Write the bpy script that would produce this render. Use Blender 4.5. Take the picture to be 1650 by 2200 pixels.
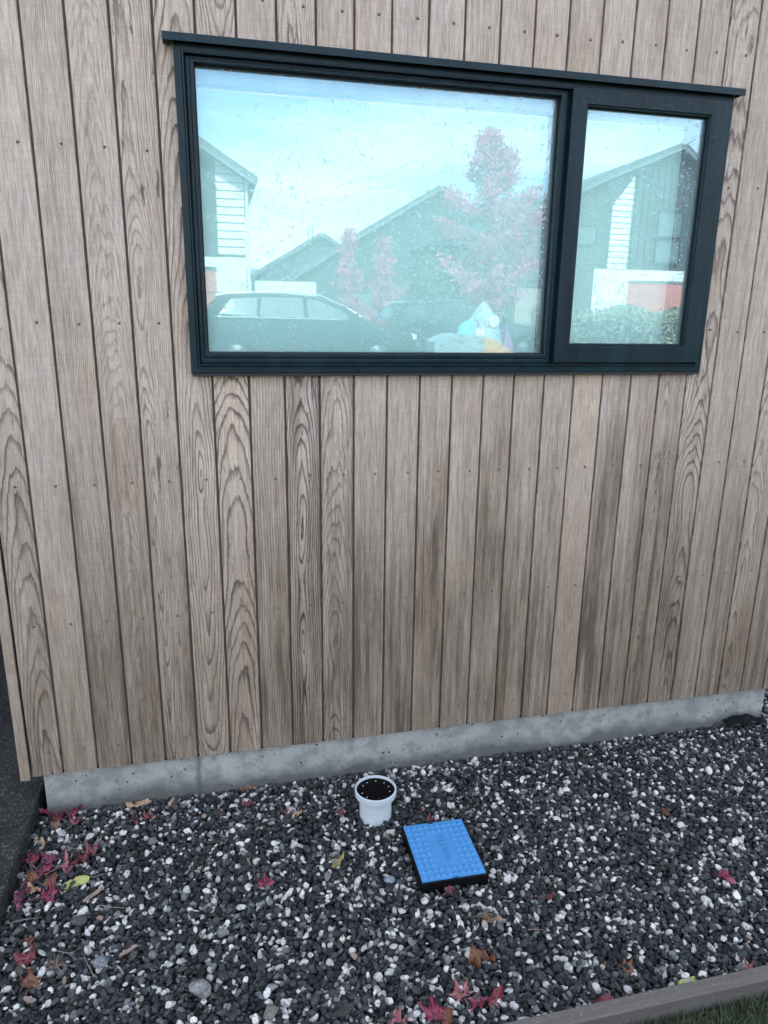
import bpy, bmesh, math, random
import numpy as np
from mathutils import Vector, Matrix, noise
R = math.radians
for o in list(bpy.data.objects): bpy.data.objects.remove(o)
sc = bpy.context.scene
C = bpy.data.collections.new('scene_objects'); sc.collection.children.link(C)

# ---------------------------------------------------------------- camera
cd = bpy.data.cameras.new('camera'); cam = bpy.data.objects.new('camera', cd); C.objects.link(cam)
cd.sensor_fit = 'HORIZONTAL'; cd.sensor_width = 36; cd.lens = 36*1522.5/1650
cd.clip_start = 0.05; cd.clip_end = 2000
yaw, pit, rol = .2328, -.2633, .0135
F = Vector((math.sin(yaw)*math.cos(pit), math.cos(yaw)*math.cos(pit), math.sin(pit)))
Rv = Vector((math.cos(yaw), -math.sin(yaw), 0)); U = Rv.cross(F)
R2 = math.cos(rol)*Rv + math.sin(rol)*U; U2 = -math.sin(rol)*Rv + math.cos(rol)*U
M = Matrix((R2, U2, -F)).transposed().to_4x4(); M.translation = (0.636, -2.565, 1.856)
cam.matrix_world = M
sc.camera = cam
sc.render.resolution_x = 768; sc.render.resolution_y = 1024

# ---------------------------------------------------------------- world, sun, exposure
SUN_EL, SUN_AZ = 40, 0           # the sun stands behind the house (+y): wall and gravel lie in its shade
w = bpy.data.worlds.new('World'); sc.world = w; w.use_nodes = True
nt = w.node_tree; nt.nodes.clear()
out = nt.nodes.new('ShaderNodeOutputWorld'); bg = nt.nodes.new('ShaderNodeBackground')
sky = nt.nodes.new('ShaderNodeTexSky'); sky.sky_type = 'NISHITA'; sky.sun_disc = False
sky.sun_elevation = R(SUN_EL); sky.sun_rotation = R(SUN_AZ); sky.ozone_density = 1.2; sky.air_density = 1.0; sky.dust_density = 1.5
tc = nt.nodes.new('ShaderNodeTexCoord'); mp = nt.nodes.new('ShaderNodeMapping'); mp.inputs['Scale'].default_value = (1.2, 1.2, 4.5)
cn = nt.nodes.new('ShaderNodeTexNoise'); cn.inputs['Scale'].default_value = 2.0; cn.inputs['Detail'].default_value = 8; cn.inputs['Roughness'].default_value = .55
cr = nt.nodes.new('ShaderNodeValToRGB'); cr.color_ramp.elements[0].position = .43; cr.color_ramp.elements[1].position = .74
cr.color_ramp.elements[1].color = (.75, .75, .75, 1)
mx = nt.nodes.new('ShaderNodeMix'); mx.data_type = 'RGBA'; mx.inputs['B'].default_value = (10.0, 9.8, 9.7, 1)
nt.links.new(tc.outputs['Generated'], mp.inputs['Vector']); nt.links.new(mp.outputs[0], cn.inputs['Vector'])
nt.links.new(cn.outputs['Fac'], cr.inputs[0]); nt.links.new(cr.outputs[0], mx.inputs['Factor'])
nt.links.new(sky.outputs[0], mx.inputs['A']); nt.links.new(mx.outputs['Result'], bg.inputs['Color'])
bg.inputs['Strength'].default_value = 0.15
nt.links.new(bg.outputs[0], out.inputs['Surface'])
sl = bpy.data.lights.new('sun', 'SUN'); sl.energy = 3.0; sl.angle = R(.5); sl.color = (1, .96, .9)
so = bpy.data.objects.new('sun', sl); C.objects.link(so)
so.rotation_euler = Vector((math.sin(R(SUN_AZ))*math.cos(R(SUN_EL)), math.cos(R(SUN_AZ))*math.cos(R(SUN_EL)), math.sin(R(SUN_EL)))).to_track_quat('Z', 'Y').to_euler()
sc.view_settings.view_transform = 'Standard'; sc.view_settings.look = 'None'
sc.view_settings.exposure = 2.08; sc.view_settings.gamma = 1.0
sc.render.engine = 'CYCLES'
sc.cycles.max_bounces = 10; sc.cycles.transparent_max_bounces = 16

# ---------------------------------------------------------------- helpers
rnd = random.Random(7); rng = np.random.default_rng(11)
def link(o): C.objects.link(o); return o
def tag(o, label=None, cat=None, group=None, kind=None):
    if label: o['label'] = label
    if cat: o['category'] = cat
    if group: o['group'] = group
    if kind: o['kind'] = kind
    return o
def thing(name, label, cat, loc=(0, 0, 0), rz=0, group=None):
    o = link(bpy.data.objects.new(name, None)); o.empty_display_size = .1
    o.location = loc; o.rotation_euler = (0, 0, rz)
    return tag(o, label, cat, group)
class MB:
    """collects geometry, builds one mesh object"""
    def __init__(s): s.v = []; s.f = []; s.m = []
    def add(s, vs, fs, m=0):
        n = len(s.v); s.v += [tuple(p) for p in vs]; s.f += [tuple(i+n for i in f) for f in fs]; s.m += [m]*len(fs); return s
    def box(s, x0, x1, y0, y1, z0, z1, m=0):
        vs = [(x0,y0,z0),(x1,y0,z0),(x1,y1,z0),(x0,y1,z0),(x0,y0,z1),(x1,y0,z1),(x1,y1,z1),(x0,y1,z1)]
        return s.add(vs, [(0,3,2,1),(4,5,6,7),(0,1,5,4),(1,2,6,5),(2,3,7,6),(3,0,4,7)], m)
    def prism(s, poly, axis, a, b, m=0):
        """poly: 2D points, extruded along axis between a and b"""
        n = len(poly)
        def P(p, t): return {'x': (t, p[0], p[1]), 'y': (p[0], t, p[1]), 'z': (p[0], p[1], t)}[axis]
        vs = [P(p, a) for p in poly] + [P(p, b) for p in poly]
        fs = [tuple(range(n)), tuple(range(2*n-1, n-1, -1))] + [(i, i+n, (i+1) % n+n, (i+1) % n) for i in range(n)]
        return s.add(vs, fs, m)
    def ring(s, x0, x1, z0, z1, wl, wr, wb, wt, yf, yb, c=.002, m=0):
        """mitred rectangular frame in the xz plane with softened front edges"""
        def L(d): return [(x0+d*wl, z0+d*wb), (x1-d*wr, z0+d*wb), (x1-d*wr, z1-d*wt), (x0+d*wl, z1-d*wt)]
        lw = max(min(wl, wr, wb, wt), 1e-4); k = min(c/lw, .3)
        rows = [(0, yb), (0, yf+c), (k, yf), (1-k, yf), (1, yf+c), (1, yb)]
        vs = []; fs = []
        for d, y in rows: vs += [(p[0], y, p[1]) for p in L(d)]
        for r in range(len(rows)-1):
            for i in range(4):
                j = (i+1) % 4; fs.append((r*4+i, r*4+j, (r+1)*4+j, (r+1)*4+i))
        r = len(rows)-1
        for i in range(4):
            j = (i+1) % 4; fs.append((r*4+i, r*4+j, j, i))
        return s.add(vs, fs, m)
    def tube(s, pts, rad, n=8, m=0, cap=True):
        pts = [Vector(p) for p in pts]; rs = rad if hasattr(rad, '__len__') else [rad]*len(pts)
        vs = []; fs = []
        for i, p in enumerate(pts):
            d = (pts[min(i+1, len(pts)-1)]-pts[max(i-1, 0)]).normalized()
            a = d.orthogonal().normalized() if i == 0 else (a - d*a.dot(d)).normalized()
            b = d.cross(a)
            for k in range(n):
                t = 2*math.pi*k/n; vs.append(p + (a*math.cos(t)+b*math.sin(t))*rs[i])
        for i in range(len(pts)-1):
            for k in range(n):
                fs.append((i*n+k, i*n+(k+1) % n, (i+1)*n+(k+1) % n, (i+1)*n+k))
        if cap: fs += [tuple(range(n-1, -1, -1)), tuple(range((len(pts)-1)*n, len(pts)*n))]
        return s.add(vs, fs, m)
    def lathe(s, prof, n=48, m=0, c=(0, 0)):
        vs = []; fs = []
        for r, z in prof:
            for k in range(n):
                t = 2*math.pi*k/n; vs.append((c[0]+r*math.cos(t), c[1]+r*math.sin(t), z))
        for i in range(len(prof)-1):
            for k in range(n):
                fs.append((i*n+k, i*n+(k+1) % n, (i+1)*n+(k+1) % n, (i+1)*n+k))
        return s.add(vs, fs, m)
    def build(s, name, mats, parent=None, smooth=False, angle=None):
        me = bpy.data.meshes.new(name); me.from_pydata(s.v, [], s.f); me.update()
        mats = mats if isinstance(mats, (list, tuple)) else [mats]
        for m_ in mats: me.materials.append(m_)
        if len(mats) > 1: me.polygons.foreach_set('material_index', s.m)
        bm = bmesh.new(); bm.from_mesh(me); bmesh.ops.recalc_face_normals(bm, faces=bm.faces); bm.to_mesh(me); bm.free()
        if smooth or angle: me.shade_smooth()
        if angle: me.set_sharp_from_angle(angle=R(angle))
        o = link(bpy.data.objects.new(name, me))
        if parent: o.parent = parent
        return o
def fast_mesh(name, V, Fc, mat, parent=None, smooth=False):
    """V (n,3), Fc (m,k) arrays"""
    me = bpy.data.meshes.new(name); k = Fc.shape[1]
    me.vertices.add(len(V)); me.vertices.foreach_set('co', np.asarray(V, np.float32).ravel())
    me.loops.add(Fc.size); me.loops.foreach_set('vertex_index', Fc.astype(np.int32).ravel())
    me.polygons.add(len(Fc)); me.polygons.foreach_set('loop_start', np.arange(0, Fc.size, k, dtype=np.int32))
    me.update(calc_edges=True); me.materials.append(mat)
    if smooth: me.shade_smooth()
    o = link(bpy.data.objects.new(name, me))
    if parent: o.parent = parent
    return o

# ---------------------------------------------------------------- node helper
class NT:
    def __init__(s, name):
        s.mat = bpy.data.materials.new(name); s.mat.use_nodes = True; s.t = s.mat.node_tree; s.t.nodes.clear()
        s.out = s.t.nodes.new('ShaderNodeOutputMaterial')
    def n(s, typ, ins=None, **kw):
        nd = s.t.nodes.new('ShaderNode'+typ)
        for k, v in kw.items(): setattr(nd, k, v)
        for k, v in (ins or {}).items(): s.set(nd.inputs[k], v)
        return nd
    def set(s, sock, v):
        if hasattr(v, 'is_output'): s.t.links.new(v, sock)
        elif hasattr(v, 'outputs'): s.t.links.new(v.outputs[0], sock)
        else:
            if sock.type == 'RGBA' and len(v) == 3: v = (*v, 1)
            sock.default_value = v
    def m(s, op, a, b=0., c=None):
        nd = s.t.nodes.new('ShaderNodeMath'); nd.operation = op; s.set(nd.inputs[0], a); s.set(nd.inputs[1], b)
        if c is not None: s.set(nd.inputs[2], c)
        return nd.outputs[0]
    def mix(s, f, a, b, blend='MIX'):
        nd = s.t.nodes.new('ShaderNodeMix'); nd.data_type = 'RGBA'; nd.blend_type = blend
        s.set(nd.inputs['Factor'], f); s.set(nd.inputs['A'], a); s.set(nd.inputs['B'], b); return nd.outputs['Result']
    def ramp(s, f, stops, interp='LINEAR'):
        nd = s.t.nodes.new('ShaderNodeValToRGB'); r_ = nd.color_ramp; r_.interpolation = interp
        while len(r_.elements) < len(stops): r_.elements.new(.5)
        for e, (p, c) in zip(r_.elements, stops):
            e.position = p; e.color = (c, c, c, 1) if not hasattr(c, '__len__') else (*c, 1)
        s.set(nd.inputs[0], f); return nd.outputs[0]
    def noise(s, vec, scale, detail=2, rough=.5, dist=0.):
        nd = s.n('TexNoise', {'Scale': scale, 'Detail': detail, 'Roughness': rough, 'Distortion': dist})
        if vec is not None: s.set(nd.inputs['Vector'], vec)
        return nd.outputs['Fac']
    def comb(s, x, y, z): return s.n('CombineXYZ', {0: x, 1: y, 2: z}).outputs[0]
    def mapv(s, vec, scale=(1, 1, 1), loc=(0, 0, 0)):
        return s.n('Mapping', {'Vector': vec, 'Scale': scale, 'Location': loc}).outputs[0]
    def obj(s): return s.n('TexCoord').outputs['Object']
    def pos(s): return s.n('NewGeometry').outputs['Position']
    def bump(s, h, st, dist=.001, nrm=None):
        nd = s.n('Bump', {'Height': h, 'Strength': st, 'Distance': dist})
        if nrm is not None: s.set(nd.inputs['Normal'], nrm)
        return nd.outputs[0]
    def bsdf(s, col, rough=.6, nrm=None, **kw):
        nd = s.n('BsdfPrincipled', {'Base Color': col, 'Roughness': rough})
        for k, v in kw.items(): s.set(nd.inputs[k.replace('_', ' ')], v)
        if nrm is not None: s.set(nd.inputs['Normal'], nrm)
        s.t.links.new(nd.outputs[0], s.out.inputs['Surface']); return nd
def simple(name, col, rough=.6, var=.12, scale=20, bump=0., **kw):
    t = NT(name); p = t.obj(); f = t.noise(p, scale, 4, .6)
    c = t.mix(t.ramp(f, [(.3, 0.), (.7, 1.)]), tuple(x*(1-var) for x in col), tuple(min(1, x*(1+var)) for x in col))
    t.bsdf(c, rough, t.bump(f, bump) if bump else None, **kw); return t.mat

# ---------------------------------------------------------------- materials
def wood_material():
    t = NT('weathered_cedar')
    A = t.n('Attribute', attribute_name='grain_a'); B = t.n('Attribute', attribute_name='grain_b'); Cc = t.n('Attribute', attribute_name='grain_c')
    a = t.n('SeparateXYZ', {0: A.outputs['Vector']}); b = t.n('SeparateXYZ', {0: B.outputs['Vector']}); c = t.n('SeparateXYZ', {0: Cc.outputs['Vector']})
    p = t.n('SeparateXYZ', {0: t.obj()}); x, z = p.outputs[0], p.outputs[2]
    cx, cy, sl_ = a.outputs; dens, contr, seed = b.outputs; warm, mild, dark = c.outputs
    wob = t.m('SUBTRACT', t.noise(t.comb(seed, 0, t.m('MULTIPLY', z, 1.7)), 1.0, 1), .5)
    wobx = t.m('SUBTRACT', t.noise(t.comb(t.m('ADD', seed, 9), 5, t.m('MULTIPLY', z, 2.3)), 1.0, 1), .5)
    cyv = t.m('ADD', t.m('ADD', cy, t.m('MULTIPLY', sl_, z)), t.m('MULTIPLY', wob, t.m('MULTIPLY', contr, .075)))
    X = t.m('ADD', t.m('SUBTRACT', x, cx), t.m('MULTIPLY', wobx, .035))
    r0 = t.m('SQRT', t.m('ADD', t.m('MULTIPLY', X, X), t.m('MULTIPLY', cyv, cyv)))
    v1 = t.comb(t.m('ADD', t.m('MULTIPLY', x, 22), seed), seed, t.m('MULTIPLY', z, 3.5))
    v2 = t.comb(t.m('ADD', t.m('MULTIPLY', x, 120), seed), seed, t.m('MULTIPLY', z, 40))
    r = t.m('ADD', r0, t.m('ADD', t.m('MULTIPLY', t.noise(v1, 1, 2), .012), t.m('MULTIPLY', t.noise(v2, 1, 2), .0022)))
    ph = t.m('FRACT', t.m('MULTIPLY', r, dens))
    line = t.ramp(ph, [(.0, .05), (.12, .0), (.6, .0), (.88, 1.), (.96, .95), (1., .05)])
    # lines come and go along the board
    pres = t.ramp(t.noise(t.comb(t.m('MULTIPLY', x, 14), seed, t.m('MULTIPLY', z, 2.2)), 1.3, 3), [(.33, .5), (.62, 1.)])
    line = t.m('MULTIPLY', line, t.m('MULTIPLY', pres, contr))
    # fine fibres, saw ripple
    fib = t.noise(t.comb(t.m('MULTIPLY', x, 900), seed, t.m('MULTIPLY', z, 16)), 1, 3, .7)
    saw = t.noise(t.comb(t.m('MULTIPLY', x, 6), seed, t.m('MULTIPLY', z, 190)), 1, 2, .6)
    blot = t.noise(t.comb(t.m('MULTIPLY', x, 9), seed, t.m('MULTIPLY', z, 1.1)), 1, 4, .6)
    strk = t.noise(t.comb(t.m('MULTIPLY', x, 55), seed, t.m('MULTIPLY', z, 1.6)), 1, 4, .65)
    mot = t.noise(t.comb(t.m('MULTIPLY', x, 150), seed, t.m('MULTIPLY', z, 9)), 1, 4, .7)
    base = t.mix(warm, (.62, .53, .43), (.67, .53, .405))
    base = t.mix(t.ramp(blot, [(.36, .75), (.62, 0.)]), base, (.54, .475, .41))
    base = t.mix(t.ramp(t.noise(t.comb(t.m('MULTIPLY', x, 7), t.m('ADD', seed, 40), t.m('MULTIPLY', z, 2.1)), 1, 3), [(.5, 0.), (.75, .55)]), base, (.48, .345, .235))
    base = t.mix(t.ramp(fib, [(.34, .7), (.56, 0.)]), base, (.22, .17, .13))
    base = t.mix(t.ramp(saw, [(.38, .14), (.58, 0.)]), base, (.26, .21, .17))
    base = t.mix(t.ramp(mot, [(.40, .45), (.54, 0.)]), base, (.22, .18, .15))
    base = t.mix(t.m('MULTIPLY', line, .88), base, (.07, .05, .04))
    # grey rain streaks and mildew, plus the lower wall's dimmer light painted in
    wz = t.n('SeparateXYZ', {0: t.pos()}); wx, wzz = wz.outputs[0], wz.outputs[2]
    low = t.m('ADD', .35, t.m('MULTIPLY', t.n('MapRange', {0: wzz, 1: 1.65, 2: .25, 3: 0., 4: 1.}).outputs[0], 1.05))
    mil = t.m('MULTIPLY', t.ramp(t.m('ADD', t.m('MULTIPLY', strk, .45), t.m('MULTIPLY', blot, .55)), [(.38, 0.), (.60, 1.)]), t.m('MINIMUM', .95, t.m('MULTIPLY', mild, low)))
    gen = t.ramp(t.m('ADD', t.m('MULTIPLY', low, .5), t.m('MULTIPLY', t.noise(t.comb(t.m('MULTIPLY', wx, 1.3), 3, t.m('MULTIPLY', wzz, .9)), 1, 4, .6), .5)), [(.40, 0.), (.82, .78)])  # downward darkening that puts the wall's light falloff into the colour
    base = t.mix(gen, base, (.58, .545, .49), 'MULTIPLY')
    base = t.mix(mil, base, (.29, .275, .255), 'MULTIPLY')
    # torn dark patches following the rings
    tp = t.m('MULTIPLY', t.ramp(t.noise(t.comb(t.m('MULTIPLY', x, 38), t.m('ADD', seed, 3), t.m('MULTIPLY', z, 6.5)), 1, 5, .7), [(.60, 0.), (.655, 1.)]), dark)
    base = t.mix(tp, base, (.12, .095, .085))
    h = t.m('ADD', t.m('MULTIPLY', line, -1.), t.m('ADD', t.m('MULTIPLY', fib, .5), t.m('ADD', t.m('MULTIPLY', saw, .25), t.m('MULTIPLY', mot, .5))))
    t.bsdf(base, .82, t.bump(h, .55, .0012), Specular_IOR_Level=.25)
    return t.mat
M = {}
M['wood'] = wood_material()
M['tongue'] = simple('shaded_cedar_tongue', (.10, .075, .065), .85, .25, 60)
M['nail'] = simple('bronze_nail', (.16, .12, .09), .4, .2, 200, Metallic=.6)
def concrete(name, c0, c1, stain, damp=None, pits=True, agg=False, rough=.75):
    t = NT(name); p = t.obj()
    n1 = t.noise(p, 2.6, 5, .6); n2 = t.noise(p, 14, 5, .65); n3 = t.noise(p, 160, 3, .6)
    c = t.mix(t.ramp(n1, [(.3, 0.), (.7, 1.)]), c0, c1)
    c = t.mix(t.ramp(n2, [(.40, .6), (.54, 0.)]), c, stain)
    c = t.mix(t.ramp(n3, [(.35, .25), (.6, 0.)]), c, stain)
    h = n3
    if pits:
        v = t.n('TexVoronoi', {'Vector': p, 'Scale': 30.}); gate = t.ramp(t.noise(p, 9, 1), [(.5, 0.), (.56, 1.)])
        pit = t.m('MULTIPLY', t.ramp(v.outputs['Distance'], [(.0, 1.), (.13, 1.), (.17, 0.)]), gate)
        c = t.mix(pit, c, (.04, .045, .05)); h = t.m('SUBTRACT', h, t.m('MULTIPLY', pit, 3))
    if damp:
        z = t.n('SeparateXYZ', {0: p}).outputs[2]
        e = t.m('ADD', z, t.m('MULTIPLY', t.m('SUBTRACT', t.noise(p, 5, 5, .65), .5), -.17))
        c = t.mix(t.n('MapRange', {0: e, 1: .075, 2: .015, 3: 0., 4: .8}).outputs[0], c, damp)
        x = t.n('SeparateXYZ', {0: p}).outputs[0]
        sx = t.m('ABSOLUTE', t.m('ADD', t.m('SUBTRACT', x, .497), t.m('MULTIPLY', t.m('SUBTRACT', t.noise(p, 22, 3), .5), .02)))
        c = t.mix(t.n('MapRange', {0: sx, 1: .02, 2: .002, 3: 0., 4: .65}).outputs[0], c, damp)
    if agg:
        v = t.n('TexVoronoi', {'Vector': p, 'Scale': 210.}); sp = t.n('SeparateColor', {0: v.outputs['Color']}).outputs[0]
        c = t.mix(t.ramp(sp, [(.8, 0.), (.97, .5)]), c, (.14, .15, .145)); h = t.m('ADD', h, t.m('MULTIPLY', v.outputs['Distance'], -1.2))
    t.bsdf(c, rough, t.bump(h, .5, .0015), Specular_IOR_Level=.2 if agg else .4); return t.mat
M['plinth'] = concrete('plinth_concrete', (.25, .26, .245), (.36, .36, .335), (.14, .145, .14), damp=(.055, .058, .055))
M['path'] = concrete('aggregate_path', (.017, .019, .018), (.028, .031, .028), (.009, .010, .010), pits=False, agg=True, rough=.6)
M['kerb_side'] = concrete('path_edge', (.05, .055, .052), (.075, .08, .075), (.025, .03, .03), pits=False, agg=False)
M['asphalt'] = concrete('wet_asphalt', (.004, .006, .008), (.009, .011, .014), (.003, .004, .005), pits=False, agg=True, rough=.5)
M['street'] = concrete('street_asphalt', (.05, .05, .052), (.065, .065, .068), (.04, .04, .042), pits=False, rough=.8)
M['pale_concrete'] = concrete('pale_concrete', (.5, .55, .58), (.6, .65, .68), (.42, .46, .5), pits=False)
def frame_mat():
    t = NT('slate_powdercoat'); p = t.obj(); f = t.noise(p, 700, 2); g = t.noise(t.mapv(p, (6, 6, 1.2)), 3, 4)
    c = t.mix(t.ramp(g, [(.4, 0.), (.7, 1.)]), (.002, .013, .018), (.005, .023, .031))
    t.bsdf(c, t.n('MapRange', {0: g, 3: .25, 4: .45}).outputs[0], t.bump(f, .06), Specular_IOR_Level=.2); return t.mat
M['frame'] = frame_mat()
M['gasket'] = simple('black_gasket', (.006, .007, .009), .6)
def glass_mat():
    t = NT('window_glass'); tr = t.n('BsdfTransparent', {'Color': (.96, .99, .99, 1)}); df = t.n('BsdfDiffuse', {'Color': (.7, .93, .95, 1)}); gl = t.n('BsdfGlossy', {'Color': (.70, .94, 1, 1), 'Roughness': .012})
    p = t.obj(); t.set(gl.inputs['Normal'], t.bump(t.noise(p, 1.1, 1), .03, .02))
    fr = t.n('Fresnel', {'IOR': 1.5}); f = t.m('ADD', t.m('MULTIPLY', fr.outputs[0], 2.0), .04)
    ms = t.n('MixShader', {0: f}); t.t.links.new(tr.outputs[0], ms.inputs[1]); t.t.links.new(gl.outputs[0], ms.inputs[2])
    fg = t.m('MULTIPLY', t.ramp(t.noise(p, 2.2, 4, .6), [(.3, .65), (.7, 1.)]), .11)      # a film of condensation
    m2 = t.n('MixShader', {0: fg}); t.t.links.new(ms.outputs[0], m2.inputs[1]); t.t.links.new(df.outputs[0], m2.inputs[2])
    t.t.links.new(m2.outputs[0], t.out.inputs['Surface']); return t.mat
M['glass'] = glass_mat()
def drop_mat():
    t = NT('rain_water'); t.bsdf((1, 1, 1), .0, None, IOR=1.33, Transmission_Weight=1.0); return t.mat
M['water'] = drop_mat()
def blind_mat():
    t = NT('blind_fabric'); p = t.obj(); f = t.noise(t.mapv(p, (60, 1, 900)), 1, 2); g = t.noise(p, 1.2, 3)
    c = t.mix(t.ramp(f, [(.3, .12), (.6, 0.)]), (.56, .93, .95), (.47, .88, .91)); c = t.mix(t.m('MULTIPLY', g, .12), c, (.66, .93, .95))
    d = t.n('BsdfDiffuse', {'Color': c}); l = t.n('BsdfTranslucent', {'Color': c}); ms = t.n('MixShader', {0: .5}); t.t.links.new(d.outputs[0], ms.inputs[1]); t.t.links.new(l.outputs[0], ms.inputs[2])
    t.t.links.new(ms.outputs[0], t.out.inputs['Surface']); return t.mat
M['blind'] = blind_mat()
M['reveal'] = simple('painted_reveal', (.55, .68, .72), .6, .04, 5)
M['room'] = simple('room_plaster', (.80, .79, .76), .9, .05, 5)
M['wrap'] = simple('black_building_wrap', (.012, .012, .014), .8)
M['roofing'] = simple('dark_metal_roofing', (.05, .055, .06), .5, .1, 3)

# ================================================================ TERRAIN AND GROUND
def ground_z(x, y):
    """flat by the wall, then the lawn climbs to the street"""
    if y > -2.4: return 0.
    s = min(1, (-2.4-y)/6.0); s = s*s*(3-2*s)
    return .9*s
g = MB(); ys = [900, 300, 100, 40, 20, 10, 4, 1.6, -1.2355] ; ysn = [-2.4-.5*i for i in range(0, 13)] + [-8.6]
xs = [-900, -200, -60, -20, -8, -4, -2, 0, 2, 4, 8, 14, 24, 60, 200, 900]
rows = [(y, -.10 if y > 3 else -.06) for y in ys] + [(-1.236, -.035)] + [(y, ground_z(0, y)-.035) for y in ysn]
for y, z in rows: g.v += [(x, y, z) for x in xs]
n = len(xs)
for j in range(len(rows)-1):
    for i in range(n-1): g.f.append((j*n+i, (j+1)*n+i, (j+1)*n+i+1, j*n+i+1)); g.m.append(0)
def grass_ground():
    t = NT('lawn_soil'); p = t.pos(); a = t.noise(p, 3, 5, .6); b = t.noise(p, 120, 3, .7)
    c = t.mix(a, (.02, .03, .012), (.035, .048, .02)); c = t.mix(t.ramp(b, [(.35, .6), (.6, 0.)]), c, (.02, .03, .012)); t.bsdf(c, .9, t.bump(b, .8, .01)); return t.mat
M['lawn'] = grass_ground()
tag(g.build('ground', M['lawn'], smooth=False), kind='structure')
s = MB(); s.v = [(-400, -8.55, .87), (400, -8.55, .87), (400, -600, .87), (-400, -600, .87)]; s.f = [(0, 1, 2, 3)]; s.m = [0]
tag(s.build('street', M['street']), kind='structure')
soil = MB(); soil.v = [(-.1, -1.19, -.03), (3.9, -1.19, -.03), (3.9, 1.6, -.03), (-.1, 1.6, -.03)]; soil.f = [(0, 1, 2, 3)]; soil.m = [0]
M['weedmat'] = simple('black_weed_mat', (.008, .009, .01), .9)
tag(soil.build('gravel_bed', M['weedmat']), kind='structure')
# path with a cast edge at the left
pth = MB(); pth.prism([(-.10, -.055), (-.112, .034), (-.118, .040), (-1.6, .046), (-1.6, -.055)], 'y', -3.2, .62, 0)
po = pth.build('concrete_path', M['path']); tag(po, kind='structure')
tag(MB().box(-3.4, -.104, .622, 9, -.055, .030).build('driveway', M['asphalt']), kind='structure')
tag(MB().box(3.75, 8.5, -.4, 12, -.055, .05).build('concrete_pavement', M['pale_concrete']), kind='structure')

# ================================================================ THE HOUSE
W = .125; WB = .177; H = 6.6
house = thing('timber_house', 'house clad in weathered vertical cedar boards above a grey concrete plinth', 'house', (0, 0, 0))
WX0, WX1, WZ0, WZ1 = .575, 2.52, 1.69, 2.655    # rough window opening
wl = MB(); yb0, yb1 = .024, .17
wl.box(-.13, WX0, yb0, yb1, WB+.004, H); wl.box(WX1, 3.2, yb0, yb1, WB+.004, H)
wl.box(WX0, WX1, yb0, yb1, WB+.004, WZ0); wl.box(WX0, WX1, yb0, yb1, WZ1, H)
wl.box(.021, 3.049, 3.0, 3.2, 2.92, H); wl.box(-.13, .02, .171, 3.2, WB+.004, H); wl.box(3.05, 3.2, .171, 3.2, WB+.004, H)
wl.build('wall', M['wrap'], house)
MB().box(-.6, 1.4, 0, 0, 0, 0)
rb = MB(); rb.box(-9, 0, 3.3, 12, -.05, H+.3); rb.box(3.05, 12, 3.3, 12, -.05, H+.3); rb.build('added_rear_wings', M['wood'], house)  # unseen wings, added to shade the ground; the gap between admits sun
rf = MB(); rf.prism([(-.35, H), (3.45, H), (3.45, H+.12), (-.35, H+.12)], 'y', -.25, 3.3); 
for xa, xb in ((-9.4, .05), (3.0, 12.4)): rf.prism([(xa, H+.302), (xb, H+.302), (xb, H+.4), ((xa+xb)/2, H+.9), (xa, H+.4)], 'y', 3.32, 12.2)
rf.build('roof', M['roofing'], house)
# plinth
pl = MB(); zt = .177
pl.prism([(.016, -.06), (.016, zt-.006), (.022, zt), (.17, zt), (.17, -.06)], 'x', -.075, 3.155)
pl.box(-.075, .1, .1705, 3.2, -.06, zt); pl.box(3.0, 3.155, .1705, 3.2, -.06, zt)
pl.build('foundation', M['plinth'], house)
vs_ = MB(); vs_.box(-.07, 3.15, .005, .0155, WB-.004, WB+.0035)  # thin dark strip for the vent mesh, also painting the bottom shadow
vs_.build('vent_shadow_strip', M['gasket'], house)

# --- planks
nail_me = None
def nail_mesh():
    b = MB(); b.lathe([(.0001, -.0040), (.0026, -.0036), (.0046, -.0018), (.0050, 0.), (.0050, .002)], 10)
    b.v = [(x, z, y) for x, y, z in b.v]
    return b
def make_plank(i, x0, x1, segs, params, tongue=True, sawn=0):
    """segs: list of (xa, xb, za, zb) absolute; origin at the plank's lower left corner"""
    ox, oz = x0, segs[0][2]; dy = rnd.uniform(-.0012, .0012)
    b = MB()
    for xa, xb, za, zb in segs:
        c = .0018
        prof = [(xa-ox, .018), (xa-ox, c+dy), (xa-ox+c, dy), (xb-ox-c, dy), (xb-ox, c+dy), (xb-ox, .018)]
        b.prism(prof, 'z', za-oz, zb-oz, 0)
        if tongue and abs(xb-x1) < 1e-6: b.box(xb-ox, xb-ox+.0078, .0092, .0165, za-oz, zb-oz-.001, 1)
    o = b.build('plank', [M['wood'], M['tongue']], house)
    o.location = (ox, 0, oz)
    me = o.data
    for nm, val in zip(('grain_a', 'grain_b', 'grain_c'), params):
        at = me.attributes.new(nm, 'FLOAT_VECTOR', 'POINT'); at.data.foreach_set('vector', np.tile(np.array(val, np.float32), len(me.vertices)))
    return o
nb = nail_mesh(); nails0 = None
def put_nail(plank, x, z):
    global nails0
    if nails0 is None:
        nails0 = nb.build('nail', M['nail'], plank, smooth=True); o = nails0
    else:
        o = link(nails0.copy()); o.parent = plank
    o.location = (x-plank.location.x+rnd.uniform(-.003, .003), 0, z-plank.location.z+rnd.uniform(-.004, .004))
NZ = [.27, .785, 1.297, 1.836, 2.367, 2.81, 3.3]
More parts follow.
